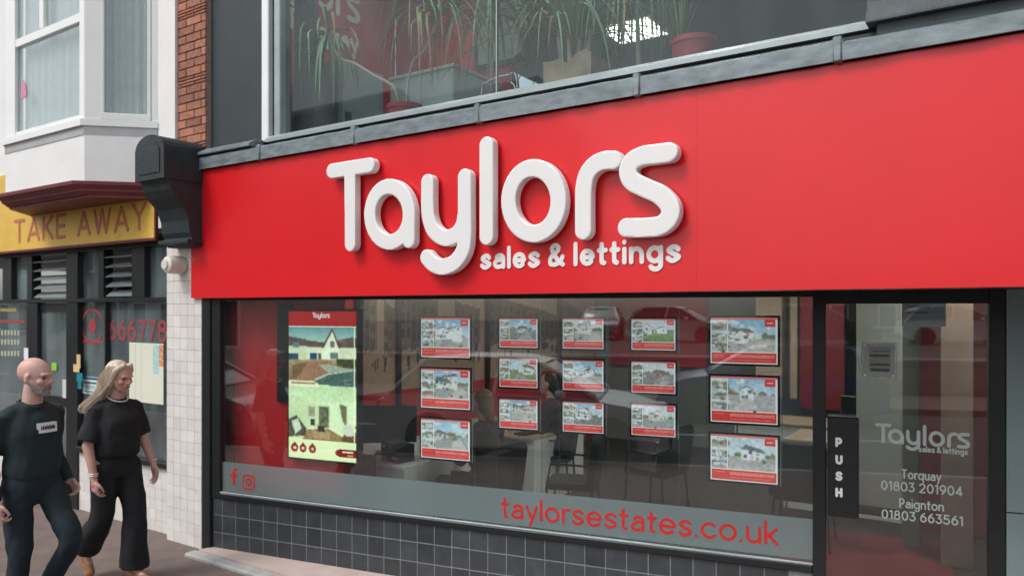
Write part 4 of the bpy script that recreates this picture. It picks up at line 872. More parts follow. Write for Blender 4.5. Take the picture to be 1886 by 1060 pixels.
ya, za = on_side(587, 40, .27); yb, zb = on_side(662, 60, .27)
LT = thing('wall_lettering', 'pale logo lettering and town name on the red wall upstairs', 'lettering', (.28, ya, zb))
ws = (yb - ya); logo(LT, m_wl, mwl, yb - ws * 2.62, yb, on_side(650, 62, .27)[1] + .03, depth=.01, cell=.012, bevel=0)
za_ = on_side(655, 100, .27)[1]; text('Torquay', yb - ws * 1.75, yb - .01, za_, .2, .17, .006, m_wl, LT, mwl, cell=.008)
m_steel = mat('grey_steel_cabinet', (.25, .29, .3), .5, var=.06)
FC = thing('filing_cabinet', 'grey steel cabinet against the red wall upstairs beside the small palm', 'cabinet', (.55, 1.1, 3.06))
MB().box((.30, .80, 3.06), (.80, 1.36, 4.245), .006).build('cabinet_body', m_steel, FC); MB().box((.801, .82, 3.1), (.812, 1.34, 4.22), .003).build('cabinet_door', m_steel, FC); MB().box((.813, .86, 3.62), (.822, .93, 3.8)).build('lock_plate', m_black, FC)
WC = thing('storage_cabinet', 'white cabinet upstairs behind the red plant pot', 'cabinet', (1.2, 1.75, 3.06)); m_cab = mat('white_laminate', (.62, .66, .65), .45, var=.04)
MB().box((.83, 1.42, 3.06), (1.59, 2.05, 4.2), .003).build('cabinet_body', m_cab, WC); MB().box((.82, 1.40, 4.201), (1.61, 2.06, 4.23), .003).build('cabinet_top', m_cab, WC); MB().box((.84, 1.41, 3.1), (1.21, 1.419, 4.18), .002).build('cabinet_door', m_cab, WC); MB().box((1.216, 1.41, 3.1), (1.58, 1.419, 4.18), .002).build('cabinet_door', m_cab, WC)
PF = thing('framed_board', 'dark framed notice board on the red wall upstairs', 'picture frame', (1.5, 2.05, 4.4)); MB().box((1.35, 2.06, 4.38), (1.95, 2.095, 5.05), .004).build('frame', m_black, PF); MB().box((1.39, 2.052, 4.42), (1.91, 2.059, 5.01)).build('board', mat('grey_pinboard', (.2, .23, .22), .7, var=.3, vs=9), PF)
tag(MB().box((1.78, 3.2, 4.0), (2.08, 3.29, 4.9)).build('wall_poster', mat('poster_grey_tan', (.35, .3, .26), .6, var=.4, vs=6)), 'tan and grey poster on the dark wall upstairs between palm leaves', 'poster')
tag(MB().box((1.9, 2.4, 3.06), (3.6, 3.0, 3.85), .01).build('low_shelf_unit', mat('dark_teal_fabric', (.04, .06, .06), .8, var=.2)), 'low dark unit upstairs behind the palms', 'shelf unit')
UC = thing('metal_frame_chair', 'metal framed chair upstairs with only its curved back showing above the sill', 'chair', (2.6, .75, 3.06)); mb = MB()
mb.tube(spl([(2.42, .7, 3.1), (2.42, .7, 3.66), (2.48, .7, 3.74), (2.66, .7, 3.76), (2.74, .7, 3.7), (2.76, .7, 3.1)]), .011); mb.tube(spl([(2.46, .74, 3.1), (2.47, .74, 3.62), (2.56, .74, 3.7), (2.7, .74, 3.66), (2.72, .74, 3.1)]), .009); mb.build('chair_frame', m_chrome, UC, True)
MB().box((2.45, .72, 3.5), (2.72, .95, 3.54), .01).build('seat', m_fab, UC)
m_uplamp = emis('upper_light_panel', (1, .93, .82), 5)
for k, (x, y) in enumerate(((2.02, 4.25), (1.3, 1.25), (3.6, 1.6), (5.4, 3.6))):  # second and third panels are added out of view to light the room
    t = thing('upper_ceiling_light', 'square lit panel in the upper room ceiling, ' + ['seen through the palm leaves', 'added unseen above the white cabinet', 'added unseen near the glass above the palms', 'at the right of the room'][k], 'ceiling light', (x, y, 5.29), 0, 'lit panels in the upper ceiling'); MB().box((x - .3, y - .3, 5.288), (x + .3, y + .3, 5.297)).build('diffuser', m_uplamp, t)
# plants
m_leaf = mat('palm_leaf', (.24, .38, .17), .45, var=.5, vs=3, rnd=.35, col2=(.11, .2, .10)); m_leafd = mat('dry_palm_leaf', (.5, .28, .11), .6, var=.5, vs=5, rnd=.3); m_bark = mat('pale_cane', (.42, .34, .26), .8, var=.3, vs=20)
m_potr = mat('red_plant_pot', (.4, .02, .03), .35, var=.1); m_potb = mat('tan_stone_pot', (.36, .24, .16), .85, var=.3, vs=9, bump=.4)
def leaf(base, az, el, ln, w, droop, m, parent, n=9):
    p = Vector(base); d = Vector((math.cos(az) * math.cos(el), math.sin(az) * math.cos(el), math.sin(el))); V = []; st = ln / n
    for i in range(n + 1):
        t = i / n; ww = w * (1 - t) ** .6 * min(1, .35 + 3 * t); s_ = d.cross(Vector((0, 0, 1)));
        s_ = s_.normalized() if s_.length > .05 else Vector((math.sin(az), -math.cos(az), 0))
        u_ = s_.cross(d).normalized(); V += [p - s_ * ww, p - u_ * ww * .35, p + s_ * ww]
        p = p + d * st; d = (d + Vector((0, 0, -1)) * droop * st * (1 + 2 * t)).normalized()
        if p.y < .18: p.y = .18
    fs = []
    for i in range(n):
        for q in range(2): fs.append((i * 3 + q, i * 3 + q + 1, i * 3 + q + 4, i * 3 + q + 3))
    mb = MB(); mb.add(V, fs); return mb.build('leaf', m, parent, True)
def crown(parent, c, n, ln, w, droop, elr, dry=.15, azr=(0, 360), seed=1):
    r_ = random.Random(seed)
    for k in range(n):
        az = R(r_.uniform(*azr)); leaf(Vector(c) + Vector((0, 0, r_.uniform(-.03, .03))), az, R(r_.uniform(*elr)), ln * r_.uniform(.7, 1.15), w * r_.uniform(.7, 1.2), droop * r_.uniform(.7, 1.3), m_leafd if r_.random() < dry else m_leaf, parent)
def pot(parent, x, y, z, r, h, m): MB().lathe([(r * .78, z), (r, z + h), (r * 1.08, z + h), (r * 1.08, z + h + .03), (r * .95, z + h + .03), (r * .92, z + h - .01), (0, z + h - .012)], (x, y, 0), 24).build('pot', m, parent, True)
tag(MB().box((1.2, .34, 3.28), (7.0, .62, 3.32)).build('plant_shelf', m_cab), 'pale shelf inside the upper window carrying the plant pots', 'shelf')
def upt(px, py, y): return at_y(px, py, y)
P1 = thing('cane_palm', 'leaning palm in a red pot with two bare stems upstairs', 'plant', tuple(upt(742, 200, .42).xy) + (3.32,)); a = upt(742, 200, .42)
pot(P1, a.x, .44, 3.321, .13, .24, m_potr)
c1 = upt(604, 62, .42); k1 = [upt(736, 196, .42), upt(725, 160, .42), upt(690, 140, .41), upt(655, 118, .40), upt(628, 108, .40), upt(612, 85, .40), c1]
MB().tube([tuple(v) for v in spl([tuple(v) for v in k1], 4)], .011, 8).build('stem', m_bark, P1, True)
c2 = upt(806, 40, .45); k2 = [upt(749, 196, .44), upt(752, 150, .45), upt(762, 112, .45), upt(782, 92, .45), c2]
MB().tube([tuple(v) for v in spl([tuple(v) for v in k2], 4)], .010, 8).build('stem', m_bark, P1, True)
crown(P1, c1, 42, .62, .014, 5.0, (-40, 60), .2, seed=3); crown(P1, c2 + Vector((0, 0, .05)), 64, .8, .012, 3.0, (-20, 75), .45, seed=5)
P2 = thing('fan_palm', 'bushy green palm in a tan stone pot upstairs above the word Taylors', 'plant', tuple(upt(1060, 140, .42).xy) + (3.32,)); a = upt(1062, 120, .45)
mb = MB(); pts = [(-.17, 3.321), (.17, 3.321), (.175, 3.66), (.13, 3.685), (.07, 3.67), (.0, 3.62), (-.06, 3.655), (-.13, 3.65), (-.175, 3.66)]; mb.prism([(a.x + u, z) for u, z in pts], 'y', .32, .6); mb.build('pot', m_potb, P2)
for k in range(4): b = a + Vector((-.1 + k * .06, 0, .1)); MB().tube([(b.x, .44, 3.6), (b.x + .02 * (k - 1.5), .44, 3.85)], [.02, .014]).build('stem', m_bark, P2, True)
crown(P2, (a.x, .45, 3.80), 150, 1.05, .015, .7, (18, 84), .08, seed=8); crown(P2, (a.x - .05, .5, 3.95), 60, 1.0, .011, 2.0, (10, 70), .25, seed=9)
P3 = thing('arching_palm', 'tall palm upstairs with leaves drooping across the lit ceiling panel', 'plant', (upt(1165, 100, .5).x, .5, 3.32)); a = upt(1165, 10, .52)
MB().tube([(a.x + .05, .52, 3.33), (a.x + .03, .52, 4.0), (a.x, .52, a.z + .2)], [.018, .014, .012]).build('stem', m_bark, P3, True); pot(P3, a.x + .05, .52, 3.321, .08, .10, m_black)
crown(P3, (a.x, .52, a.z + .2), 80, .72, .013, 5.0, (-40, 60), .1, seed=12)
P4 = thing('upright_palm', 'small upright palm in a red pot at the right of the upper window', 'plant', tuple(upt(1275, 100, .45).xy) + (3.32,)); a = upt(1277, 100, .46)
pot(P4, a.x, .46, 3.321, .125, .30, m_potr); b = upt(1252, 80, .44)
MB().tube([(b.x, .45, 3.5), (b.x, .45, b.z + .04)], .013).build('stem', m_bark, P4, True); crown(P4, (b.x, .45, b.z), 22, .62, .007, .7, (58, 88), .05, seed=15)
P5 = thing('background_palm', 'drooping palm deeper in the upper room left of the tan pot', 'plant', (upt(880, 100, .9).x, .9, 3.06)); a = upt(905, 20, .9)
MB().tube([(a.x, .9, 3.3), (a.x, .9, a.z)], .014).build('stem', m_bark, P5, True); pot(P5, a.x, .9, 3.06, .13, .24, m_potr); crown(P5, (a.x, .9, a.z), 70, .95, .012, 2.2, (0, 70), .15, seed=17)
# ------------------------------------------------------------------ people
def cap(p0, p1, r0, r1, n=16, m=5):
    p0 = Vector(p0); p1 = Vector(p1); ax = p1 - p0; L_ = max(ax.length, 1e-5); ax = ax / L_; prof = []
    for i in range(m + 1): a = R(-90 + 90 * i / m); prof.append((max(r0 * math.cos(a), 1e-4), r0 * math.sin(a)))
    for i in range(m + 1): a = R(90 * i / m); prof.append((max(r1 * math.cos(a), 1e-4), L_ + r1 * math.sin(a)))
    q = ax.to_track_quat('Z', 'Y').to_matrix().to_4x4(); mb = MB(Matrix.Translation(p0) @ q); mb.lathe(prof, n=n); return mb
def loft(secs, n=26, sub=4):
    q = np.array(secs, float); rows = []
    for i in range(len(q) - 1):
        a = q[max(i - 1, 0)]; b = q[i]; c = q[i + 1]; d = q[min(i + 2, len(q) - 1)]
        for k in range(sub): t = k / sub; rows.append(.5 * (2 * b + (c - a) * t + (2 * a - 5 * b + 4 * c - d) * t * t + (3 * b - a - 3 * c + d) * t ** 3))
    rows.append(q[-1]); V = []; Fc = []
    for cx, cy, z, rx, ry in rows:
        for k in range(n):
            u = 2 * math.pi * k / n; c_, s_ = math.cos(u), math.sin(u); V.append((cx + rx * abs(c_) ** .85 * (1 if c_ > 0 else -1), cy + ry * abs(s_) ** .85 * (1 if s_ > 0 else -1), z))
    for i in range(len(rows) - 1): Fc += [(i * n + k, i * n + (k + 1) % n, (i + 1) * n + (k + 1) % n, (i + 1) * n + k) for k in range(n)]
    Fc += [tuple(range(n))[::-1], tuple(range((len(rows) - 1) * n, len(rows) * n))]; mb = MB(); mb.add(V, Fc); return mb
def pipe(pts, rs, n=18):
    q = spl([tuple(p) + (r,) for p, r in zip(pts, rs)], 5); mb = MB(); mb.tube([p[:3] for p in q], [float(p[3]) for p in q], n); return mb
def ell(c, r, rot=None, n=18, m=10):
    prof = [(max(math.cos(R(-90 + 180 * i / m)), 1e-4), math.sin(R(-90 + 180 * i / m))) for i in range(m + 1)]
    M_ = Matrix.Translation(c) @ (rot or ID) @ Matrix.Diagonal((*r, 1)); mb = MB(M_); mb.lathe(prof, n=n); return mb
def fuse(name, prims, vox, m, parent, M, smooth=6, post=None, wr=0, ws=9):
    allm = MB()
    for p in prims: allm.add(p.v, p.f)
    me = bpy.data.meshes.new('tmp'); me.from_pydata([v[:] for v in allm.v], [], allm.f); bm = bmesh.new(); bm.from_mesh(me); bmesh.ops.recalc_face_normals(bm, faces=bm.faces[:]); bm.to_mesh(me); bm.free()
    o = bpy.data.objects.new('tmp', me); COL.objects.link(o)
    r_ = o.modifiers.new('r', 'REMESH'); r_.mode = 'VOXEL'; r_.voxel_size = vox; s_ = o.modifiers.new('s', 'SMOOTH'); s_.factor = .5; s_.iterations = smooth
    dg = bpy.context.evaluated_depsgraph_get(); me2 = bpy.data.meshes.new_from_object(o.evaluated_get(dg)); bpy.data.objects.remove(o); bpy.data.meshes.remove(me)
    from mathutils import noise
    if post or wr:
        nr = [v.normal.copy() for v in me2.vertices]
        for v, n_ in zip(me2.vertices, nr):
            if wr:
                q = v.co; f = noise.noise(Vector((q.x * ws, q.y * ws, q.z * ws * .8))) + .5 * noise.noise(Vector((q.x * ws * 2.3 + 5, q.y * ws * 2.3, q.z * ws * 1.4))) + .6 * math.sin(q.z * 26 + (q.x + q.y) * 22 + 6 * noise.noise(q * 4)) * max(0, noise.noise(q * 5 + Vector((3, 1, 2))))
                v.co = v.co + n_ * wr * f
            if post: v.co = post(v.co, n_)
    me2.transform(M); me2.name = name; me2.polygons.foreach_set('use_smooth', [True] * len(me2.polygons))
    me2.materials.clear(); me2.materials.append(m)
    me2.transform(WMAT[parent.name].inverted()); return link(name, me2, None, parent, WMAT[parent.name])
m_skin = mat('fair_skin', (.62, .38, .32), .5, var=.14, vs=14, bump=.08, bs=120); m_skin2 = mat('warm_skin', (.60, .34, .27), .5, var=.14, vs=14, bump=.08, bs=120)
m_sweat = mat('dark_teal_sweater', (.015, .030, .034), .9, var=.2, vs=20, bump=.3, bs=300); m_jean = mat('dark_blue_denim', (.012, .024, .034), .85, var=.3, vs=12, bump=.3, bs=400)
m_tee = mat('black_cotton', (.011, .013, .016), .85, var=.2, vs=12, bump=.25, bs=300); m_shoe = mat('tan_suede', (.36, .18, .08), .8, var=.25, vs=20, bump=.3); m_shoed = mat('dark_leather', (.02, .018, .016), .5)
m_hair = mat('ash_blonde_hair', (.74, .64, .52), .45, var=.45, vs=9, stretch=(1, 1, .25), bump=.5, bs=60, col2=(.40, .31, .22)); m_beard = mat('grey_beard', (.36, .34, .32), .8, var=.4, vs=90, bump=.8, bs=300)
m_lip = mat('lips', (.42, .13, .12), .45); m_eye = mat('eye_dark', (.09, .06, .05), .25); m_brow = mat('brow_hair', (.34, .22, .16), .8); m_neckl = mat('silver_white_chain', (.75, .75, .73), .3, metal=.3)
def hand(wr_, d, pal, side, s=1.0, curl=.5):
    """wrist, finger direction, palm normal, side = direction of the thumb; a palm, four fingers and a thumb"""
    d = Vector(d).normalized(); t = Vector(side); t = (t - d * t.dot(d)).normalized(); pn = Vector(pal); pn = (pn - d * pn.dot(d) - t * pn.dot(t)).normalized(); w = Vector(wr_); out = []
    out.append(cap(w - d * .02, w + d * .03, .024 * s, .026 * s))
    for k in range(4):
        b = w + d * .035 * s + t * (.026 - k * .018) * s; kn = w + d * (.088 - abs(k - 1) * .004) * s + t * (.03 - k * .0205) * s
        out.append(cap(b, kn, .0165 * s, .0125 * s, 10, 3)); L_ = (.085, .094, .087, .07)[k] * s; p = kn; a = .25 + .15 * k * curl
        for q, f in enumerate((.42, .32, .26)):
            dd = d * math.cos(a) + pn * math.sin(a); p2 = p + dd * L_ * f; out.append(cap(p, p2, (.0098 - q * .0008) * s, (.0092 - q * .0009) * s, 8, 3)); p = p2; a += .75 * curl
    p = w + d * .03 * s + t * .022 * s; dd = (d * .6 + t * .7 + pn * .3).normalized(); p2 = p + dd * .038 * s; out.append(cap(p, p2, .0145 * s, .0118 * s, 8, 3))
    dd = (d * .85 + t * .2 + pn * .4).normalized(); p3 = p2 + dd * .03 * s; out.append(cap(p2, p3, .0115 * s, .01 * s, 8, 3)); out.append(cap(p3, p3 + (d * .9 + pn * .4).normalized() * .022 * s, .0098 * s, .0085 * s, 8, 3)); return out
def head(c, rz, tilt=0, s=1.0, male=True):
    H_ = Matrix.Translation(c) @ Matrix.Rotation(rz, 4, 'Z') @ Matrix.Rotation(tilt, 4, 'Y') @ Matrix.Scale(s, 4); P = []
    def E(c_, r_): P.append(ell(H_ @ Vector(c_), tuple(x * s for x in r_), H_.to_quaternion().to_matrix().to_4x4()))
    def Cc(a, b, r0, r1): P.append(cap(H_ @ Vector(a), H_ @ Vector(b), r0 * s, r1 * s, 10, 4))
    E((-.012, 0, .032), (.096, .076, .088)); E((.012, 0, .02), (.08, .07, .08)); E((.028, 0, -.035), (.066, .058, .068)); E((.045, 0, -.078), (.042, .042, .03)); E((.072, 0, -.09), (.018, .022, .016))
    for y in (-1, 1):
        Cc((.02, y * .055, -.03), (.055, y * .03, -.082), .022, .018); E((.062, y * .04, -.022), (.026, .024, .022)); Cc((.078, y * .045, .022), (.092, y * .014, .024), .010, .011)
        E((-.004, y * .078, -.008), (.017, .009, .031)); E((.004, y * .084, .01), (.012, .008, .014))
    Cc((.09, 0, .016), (.108, 0, -.018), .0085, .0105); E((.106, 0, -.025), (.014, .013, .010))
    for y in (-1, 1): E((.1, y * .011, -.028), (.009, .008, .007))
    E((.083, 0, -.055), (.018, .026, .020))
    eyes = [H_ @ Vector((.083, y * .031, .004)) for y in (-1, 1)]
    def post(p, n_):
        for e in eyes:
            d2 = (p - e).length_squared / (.015 * s) ** 2
            if d2 < 6: p = p - n_ * .0075 * s * math.exp(-d2)
        return p
    return P, H_, post
def face_bits(t, H_, M, s, male):
    out = []
    for y in (-1, 1):
        mb = ell(H_ @ Vector((.0745, y * .031, .004)), (.0105 * s,) * 3); mb.v = [M @ v for v in mb.v]; mb.build('eye', m_eye, t, True)
        q = [H_ @ Vector(p) for p in ((.089, y * .014, .022), (.088, y * .03, .028), (.078, y * .046, .022))]; mb = MB(M); mb.tube([tuple(p) for p in q], [.003 * s, .0042 * s, .0025 * s], 6); mb.build('eyebrow', m_brow, t, True)
    mb = ell(H_ @ Vector((.0975, 0, -.054)), (.008 * s, .023 * s, .0085 * s), H_.to_quaternion().to_matrix().to_4x4()); mb.v = [M @ v for v in mb.v]; mb.build('mouth', m_lip, t, True)

# --- man (forward = +x before turning)
def man(x, y, rz, label):
    t = thing('person', label, 'person', (x, y, 0), rz); M = WMAT[t.name]
    hp = Vector((.03, 0, 1.615)); P, H_, post = head(hp, R(26), R(6), 1.03)
    B = P + [cap((.0, 0, 1.42), (.015, 0, 1.55), .062, .056), cap((0, .0, 1.05), (-.01, 0, 1.30), .09, .1), cap((0, .05, .95), (0, -.05, .95), .085, .085)]
    hl = (Vector((-.015, .165, 1.365)), Vector((-.11, .215, 1.11)), Vector((-.0, .24, .90))); hr = (Vector((-.015, -.165, 1.365)), Vector((-.08, -.225, 1.10)), Vector((.03, -.25, .865)))
    for a, b, c in (hl, hr): B += [cap(a, b, .036, .036), cap(b, c, .036, .026)]
    B += hand(hl[2], (.75, .15, -.6), (0, -1, 0), (.6, 0, .8), 1.0, .9); B += hand(hr[2], (.25, .05, -.95), (-.1, 1, 0), (1, 0, .2), 1.05, 1.1)
    L1 = (Vector((.0, .09, .93)), Vector((.24, .10, .56)), Vector((-.02, .10, .17)), Vector((.12, .10, .09))); L2 = (Vector((.0, -.09, .93)), Vector((.03, -.10, .50)), Vector((-.02, -.105, .08)), Vector((.14, -.105, .03)))
    for L_ in (L1, L2): B += [cap(L_[0], L_[1], .08, .05), cap(L_[1], L_[2], .048, .035), cap(L_[2], L_[3], .035, .028)]
    fuse('body', B, .0058, m_skin, t, M, 5, post); face_bits(t, H_, M, 1.05, True)
    sw = [loft([(0, 0, .955, .112, .145), (.0, 0, .99, .13, .166), (.005, 0, 1.06, .13, .166), (.01, 0, 1.16, .125, .168), (.01, 0, 1.26, .128, .174), (.0, 0, 1.34, .115, .165), (-.005, 0, 1.39, .095, .138), (-.005, 0, 1.425, .08, .11), (0, 0, 1.445, .068, .078)])]
    sw += [cap((-.005, .06, 1.41), (-.012, .15, 1.365), .05, .06), cap((-.005, -.06, 1.41), (-.012, -.15, 1.365), .05, .06)]
    for a, b, c in (hl, hr): e = b + (c - b) * .93; sw += [pipe([a + Vector((0, 0, .02)), a + (b - a) * .45, b, b + (e - b) * .5, e], [.058, .058, .052, .048, .040])]
    fuse('sweater', sw, .009, m_sweat, t, M, 6, None, .009, 10)
    MB(M).tube([(-.002 + .073 * math.cos(R(k * 15)), .078 * math.sin(R(k * 15)), 1.440 - .020 * math.cos(R(k * 15))) for k in range(25)], .011, 8, cap=False).build('neck_rib', m_sweat, t, True)
    for a, b, c in (hl, hr):
        e = b + (c - b) * .96; dd = (c - b).normalized(); mb = MB(M); mb.tube([tuple(e - dd * .03), tuple(e + dd * .015)], [.043, .038], 14); mb.build('cuff', m_sweat, t, True)
    tr = [loft([(-.005, 0, .80, .10, .15), (-.01, 0, .86, .12, .168), (-.005, 0, .93, .122, .17), (0, 0, 1.0, .112, .16)])]
    for L_ in (L1, L2): a, b, c = L_[0], L_[1], L_[2]; tr += [pipe([a + Vector((0, 0, .0)), a + (b - a) * .5, b, b + (c - b) * .5, c + (c - b).normalized() * .03], [.09, .084, .07, .064, .058])]
    fuse('jeans', tr, .010, m_jean, t, M, 6, None, .009, 11)
    for L_ in (L1, L2):
        a = L_[2]; b = L_[3]; fuse('shoe', [cap(a + Vector((-.03, 0, -.03)), b + Vector((.03, 0, -.0)), .042, .036), cap(a + Vector((-.03, 0, .0)), a + Vector((0, 0, -.02)), .045, .045)], .008, m_shoed, t, M)
    bd = []
    def hb(p): return H_ @ Vector(p)
    s = 1.05
    pts = [(.012, .064, -.03), (.03, .058, -.062), (.055, .045, -.086), (.078, .022, -.1), (.086, 0, -.104), (.078, -.022, -.1), (.055, -.045, -.086), (.03, -.058, -.062), (.012, -.064, -.03)]
    for a, b in zip(pts[:-1], pts[1:]): bd.append(cap(hb(a), hb(b), .0165, .0165, 8, 3))
    bd += [cap(hb((.072, .02, -.088)), hb((.094, 0, -.082)), .017, .017, 8, 3), cap(hb((.072, -.02, -.088)), hb((.094, 0, -.082)), .017, .017, 8, 3)]
    bd += [cap(hb((.097, 0, -.041)), hb((.085, y * .032, -.052)), .0062, .0058, 8, 3) for y in (-1, 1)] + [cap(hb((.085, y * .032, -.052)), hb((.076, y * .036, -.08)), .0075, .010, 8, 3) for y in (-1, 1)]
    fuse('beard', bd, .0045, m_beard, t, M, 2, None, .002, 120)
    # white patch with a dark scribble of letters on the chest
    n = 8; V = []; Fc = []
    for j, z in enumerate((1.262, 1.325)):
        for i in range(n + 1): yy = -.05 + .125 * i / n; V.append(M @ Vector((.1535 - yy * yy * 2.0 - .004 * j, yy, z)))
    for i in range(n): Fc.append((i, i + 1, n + 2 + i, n + 1 + i))
    mb = MB(); mb.add(V, Fc); mb.add([v + (M.to_3x3() @ Vector((-.02, 0, 0))) for v in V], Fc); pt = mb.build('chest_patch', m_upvc, t)
    mb = MB(M)
    for i in range(9): yy = -.035 + .0105 * i; mb.box((.149 - yy * yy * 2.0, yy, 1.283), (.155 - yy * yy * 2.0, yy + .006, 1.302 + .006 * (i % 2)))
    mb.build('patch_print', m_black, pt)
    PH = tag(MB(M @ Matrix.Translation((-.02, .225, .86)) @ Matrix.Rotation(R(-25), 4, 'Y') @ Matrix.Rotation(R(10), 4, 'X')).box((-.01, -.004, -.07), (.055, .004, .07), .003).build('smartphone', m_darkgloss), 'grey phone held low in the left hand of the bearded man', 'phone')
    WT = MB(M).tube([tuple(hr[2] + Vector((.027 * math.cos(R(k * 30)), .027 * math.sin(R(k * 30)), .028))) for k in range(13)], .008, 6, cap=False).build('wristband', m_black, t, True)
    return t
def woman(x, y, rz, label):
    t = thing('person', label, 'person', (x, y, 0), rz); M = WMAT[t.name]
    hp = Vector((.045, 0, 1.545)); P, H_, post = head(hp, R(16), R(13), .98, False)
    hl = (Vector((.0, .14, 1.305)), Vector((.0, .205, 1.06)), Vector((.08, .25, .85))); hr = (Vector((.0, -.14, 1.305)), Vector((-.01, -.205, 1.05)), Vector((.07, -.2, .81)))
    B = P + [cap((.0, 0, 1.35), (.028, 0, 1.48), .053, .047), cap((0, 0, 1.0), (0, 0, 1.26), .085, .095), cap((0, .05, .92), (0, -.05, .92), .08, .08)]
    for a, b, c in (hl, hr): B += [cap(a, b, .036, .038), cap(b, c, .04, .0235)]
    B += hand(hl[2], (.3, .05, -.95), (-.3, -1, 0), (1, 0, .3), .92, .45); B += hand(hr[2], (.2, .0, -.97), (-.3, 1, 0), (1, 0, .3), .95, 1.0)
    L1 = (Vector((.0, .085, .90)), Vector((.10, .09, .50)), Vector((.09, .09, .09)), Vector((.24, .09, .035))); L2 = (Vector((.0, -.085, .90)), Vector((-.03, -.09, .50)), Vector((-.27, -.09, .22)), Vector((-.21, -.09, .07)))
    for L_ in (L1, L2): B += [cap(L_[0], L_[1], .08, .05), cap(L_[1], L_[2], .048, .034), cap(L_[2], L_[3], .032, .026)]
    fuse('body', B, .0058, m_skin2, t, M, 5, post); face_bits(t, H_, M, .97, False)
    te = [loft([(.01, 0, .945, .112, .142), (.012, 0, .975, .132, .162), (.012, 0, 1.04, .136, .166), (.012, 0, 1.14, .134, .162), (.012, 0, 1.22, .13, .158), (.0, 0, 1.29, .11, .15), (-.003, 0, 1.335, .088, .135), (0, 0, 1.365, .068, .092), (.004, 0, 1.382, .058, .066)])]
    te += [cap((-.0, .05, 1.34), (-.0, .135, 1.305), .05, .058), cap((-.0, -.05, 1.34), (-.0, -.135, 1.305), .05, .058)]
    for a, b, c in (hl, hr): e = a + (b - a) * .88; te += [pipe([a + Vector((0, 0, .02)), a + (e - a) * .5, e], [.058, .07, .082])]
    fuse('t_shirt', te, .009, m_tee, t, M, 6, None, .010, 9)
    tr = [loft([(-.005, 0, .80, .10, .14), (-.01, 0, .86, .115, .156), (-.005, 0, .93, .115, .154), (0, 0, 1.0, .10, .138)])]
    for L_, hem in ((L1, Vector((.085, .09, .10))), (L2, Vector((-.25, -.09, .24)))): a, b = L_[0], L_[1]; tr += [pipe([a, a + (b - a) * .5, b, b + (hem - b) * .5, hem], [.092, .09, .084, .094, .106])]
    fuse('wide_trousers', tr, .010, m_tee, t, M, 6, None, .010, 9)
    for L_ in (L1, L2): a, b = L_[2], L_[3]; d_ = (b - a).normalized(); fuse('shoe', [cap(a + Vector((-.02, 0, -.035)), b + d_ * .02, .043, .036), cap(a, a + Vector((-.02, 0, -.03)), .042, .045)], .008, m_shoe, t, M)
    MB(M).tube([(.018 + .070 * math.cos(R(k * 15)), .070 * math.sin(R(k * 15)), 1.392 - .030 * math.cos(R(k * 15))) for k in range(25)], .0052, 8, cap=False).build('necklace', m_neckl, t, True)
    for c, dz in ((hl[2], .035), (hr[2], .03), (hr[2], .045)): MB(M).tube([tuple(c + Vector((-.005 + .028 * math.cos(R(k * 30)), .028 * math.sin(R(k * 30)), dz))) for k in range(13)], .0032, 6, cap=False).build('bracelet', m_neckl, t, True)
    # hair: a fused cap plus many flowing locks
    hb = lambda p: H_ @ Vector(p)
    hp_ = [ell(hb((-.03, 0, .045)), (.088, .082, .080), H_.to_quaternion().to_matrix().to_4x4()), ell(hb((-.052, 0, -.01)), (.07, .083, .1), H_.to_quaternion().to_matrix().to_4x4()), cap(hb((-.06, 0, -.05)), hb((-.10, 0, -.17)), .075, .05)]
    hp_ += [cap(hb((.02, y * .062, .06)), hb((-.0, y * .082, -.06)), .024, .02, 8, 3) for y in (-1, 1)] + [cap(hb((.05, y * .03, .1)), hb((.02, y * .07, .055)), .024, .022, 8, 3) for y in (-1, 1)]
    hr_ = fuse('hair', hp_, .007, m_hair, t, M, 4, None, .004, 40)
    r_ = random.Random(4); mb = MB(M)
    for k in range(420):
        y = -1 if r_.random() < .62 else 1; a = r_.random()
        st = Vector((.055 - .05 * a, y * (.008 + .03 * a), .108 - .01 * a)); v1 = Vector((.045 - .1 * a, y * (.062 + .016 * r_.random()), .06 + .01 * r_.random())); v2 = Vector((.02 - .125 * a, y * (.078 + .02 * r_.random()), -.03))
        if y < 0: sw_ = .05 + .11 * r_.random(); v3 = Vector((-.01 - .07 * a - sw_ * .15, y * (.085 + .03 * r_.random()), -.12)); v4 = v3 + Vector((-.01 - sw_ * .25, y * (.03 + .07 * r_.random()), -.11 - .06 * r_.random()))
        else: v3 = Vector((-.0 - .08 * a, y * (.09 + .02 * r_.random()), -.12)); v4 = v3 + Vector((-.0 - .03 * r_.random(), y * .03 * r_.random(), -.12 - .05 * r_.random()))
        q = spl([tuple(hb(p)) for p in (st, v1, v2, v3, v4)], 4); n = len(q)
        mb.tube(q, [.0058 * (1 - .75 * i / n) + .0006 for i in range(n)], 4)
    mb.build('hair_locks', m_hair, hr_, True)
    return t
def ground_of(px, z): d = ray(px); return CAM.x + z * d.x, CAM.y + z * d.y
x, y = ground_of(59, 4.95); man(x, y, R(8), 'bald man with grey beard in dark sweater and jeans walking past the takeaway')
x, y = ground_of(214, 5.75); woman(x, y, R(0), 'woman with long blonde hair in black t-shirt and wide black trousers walking')
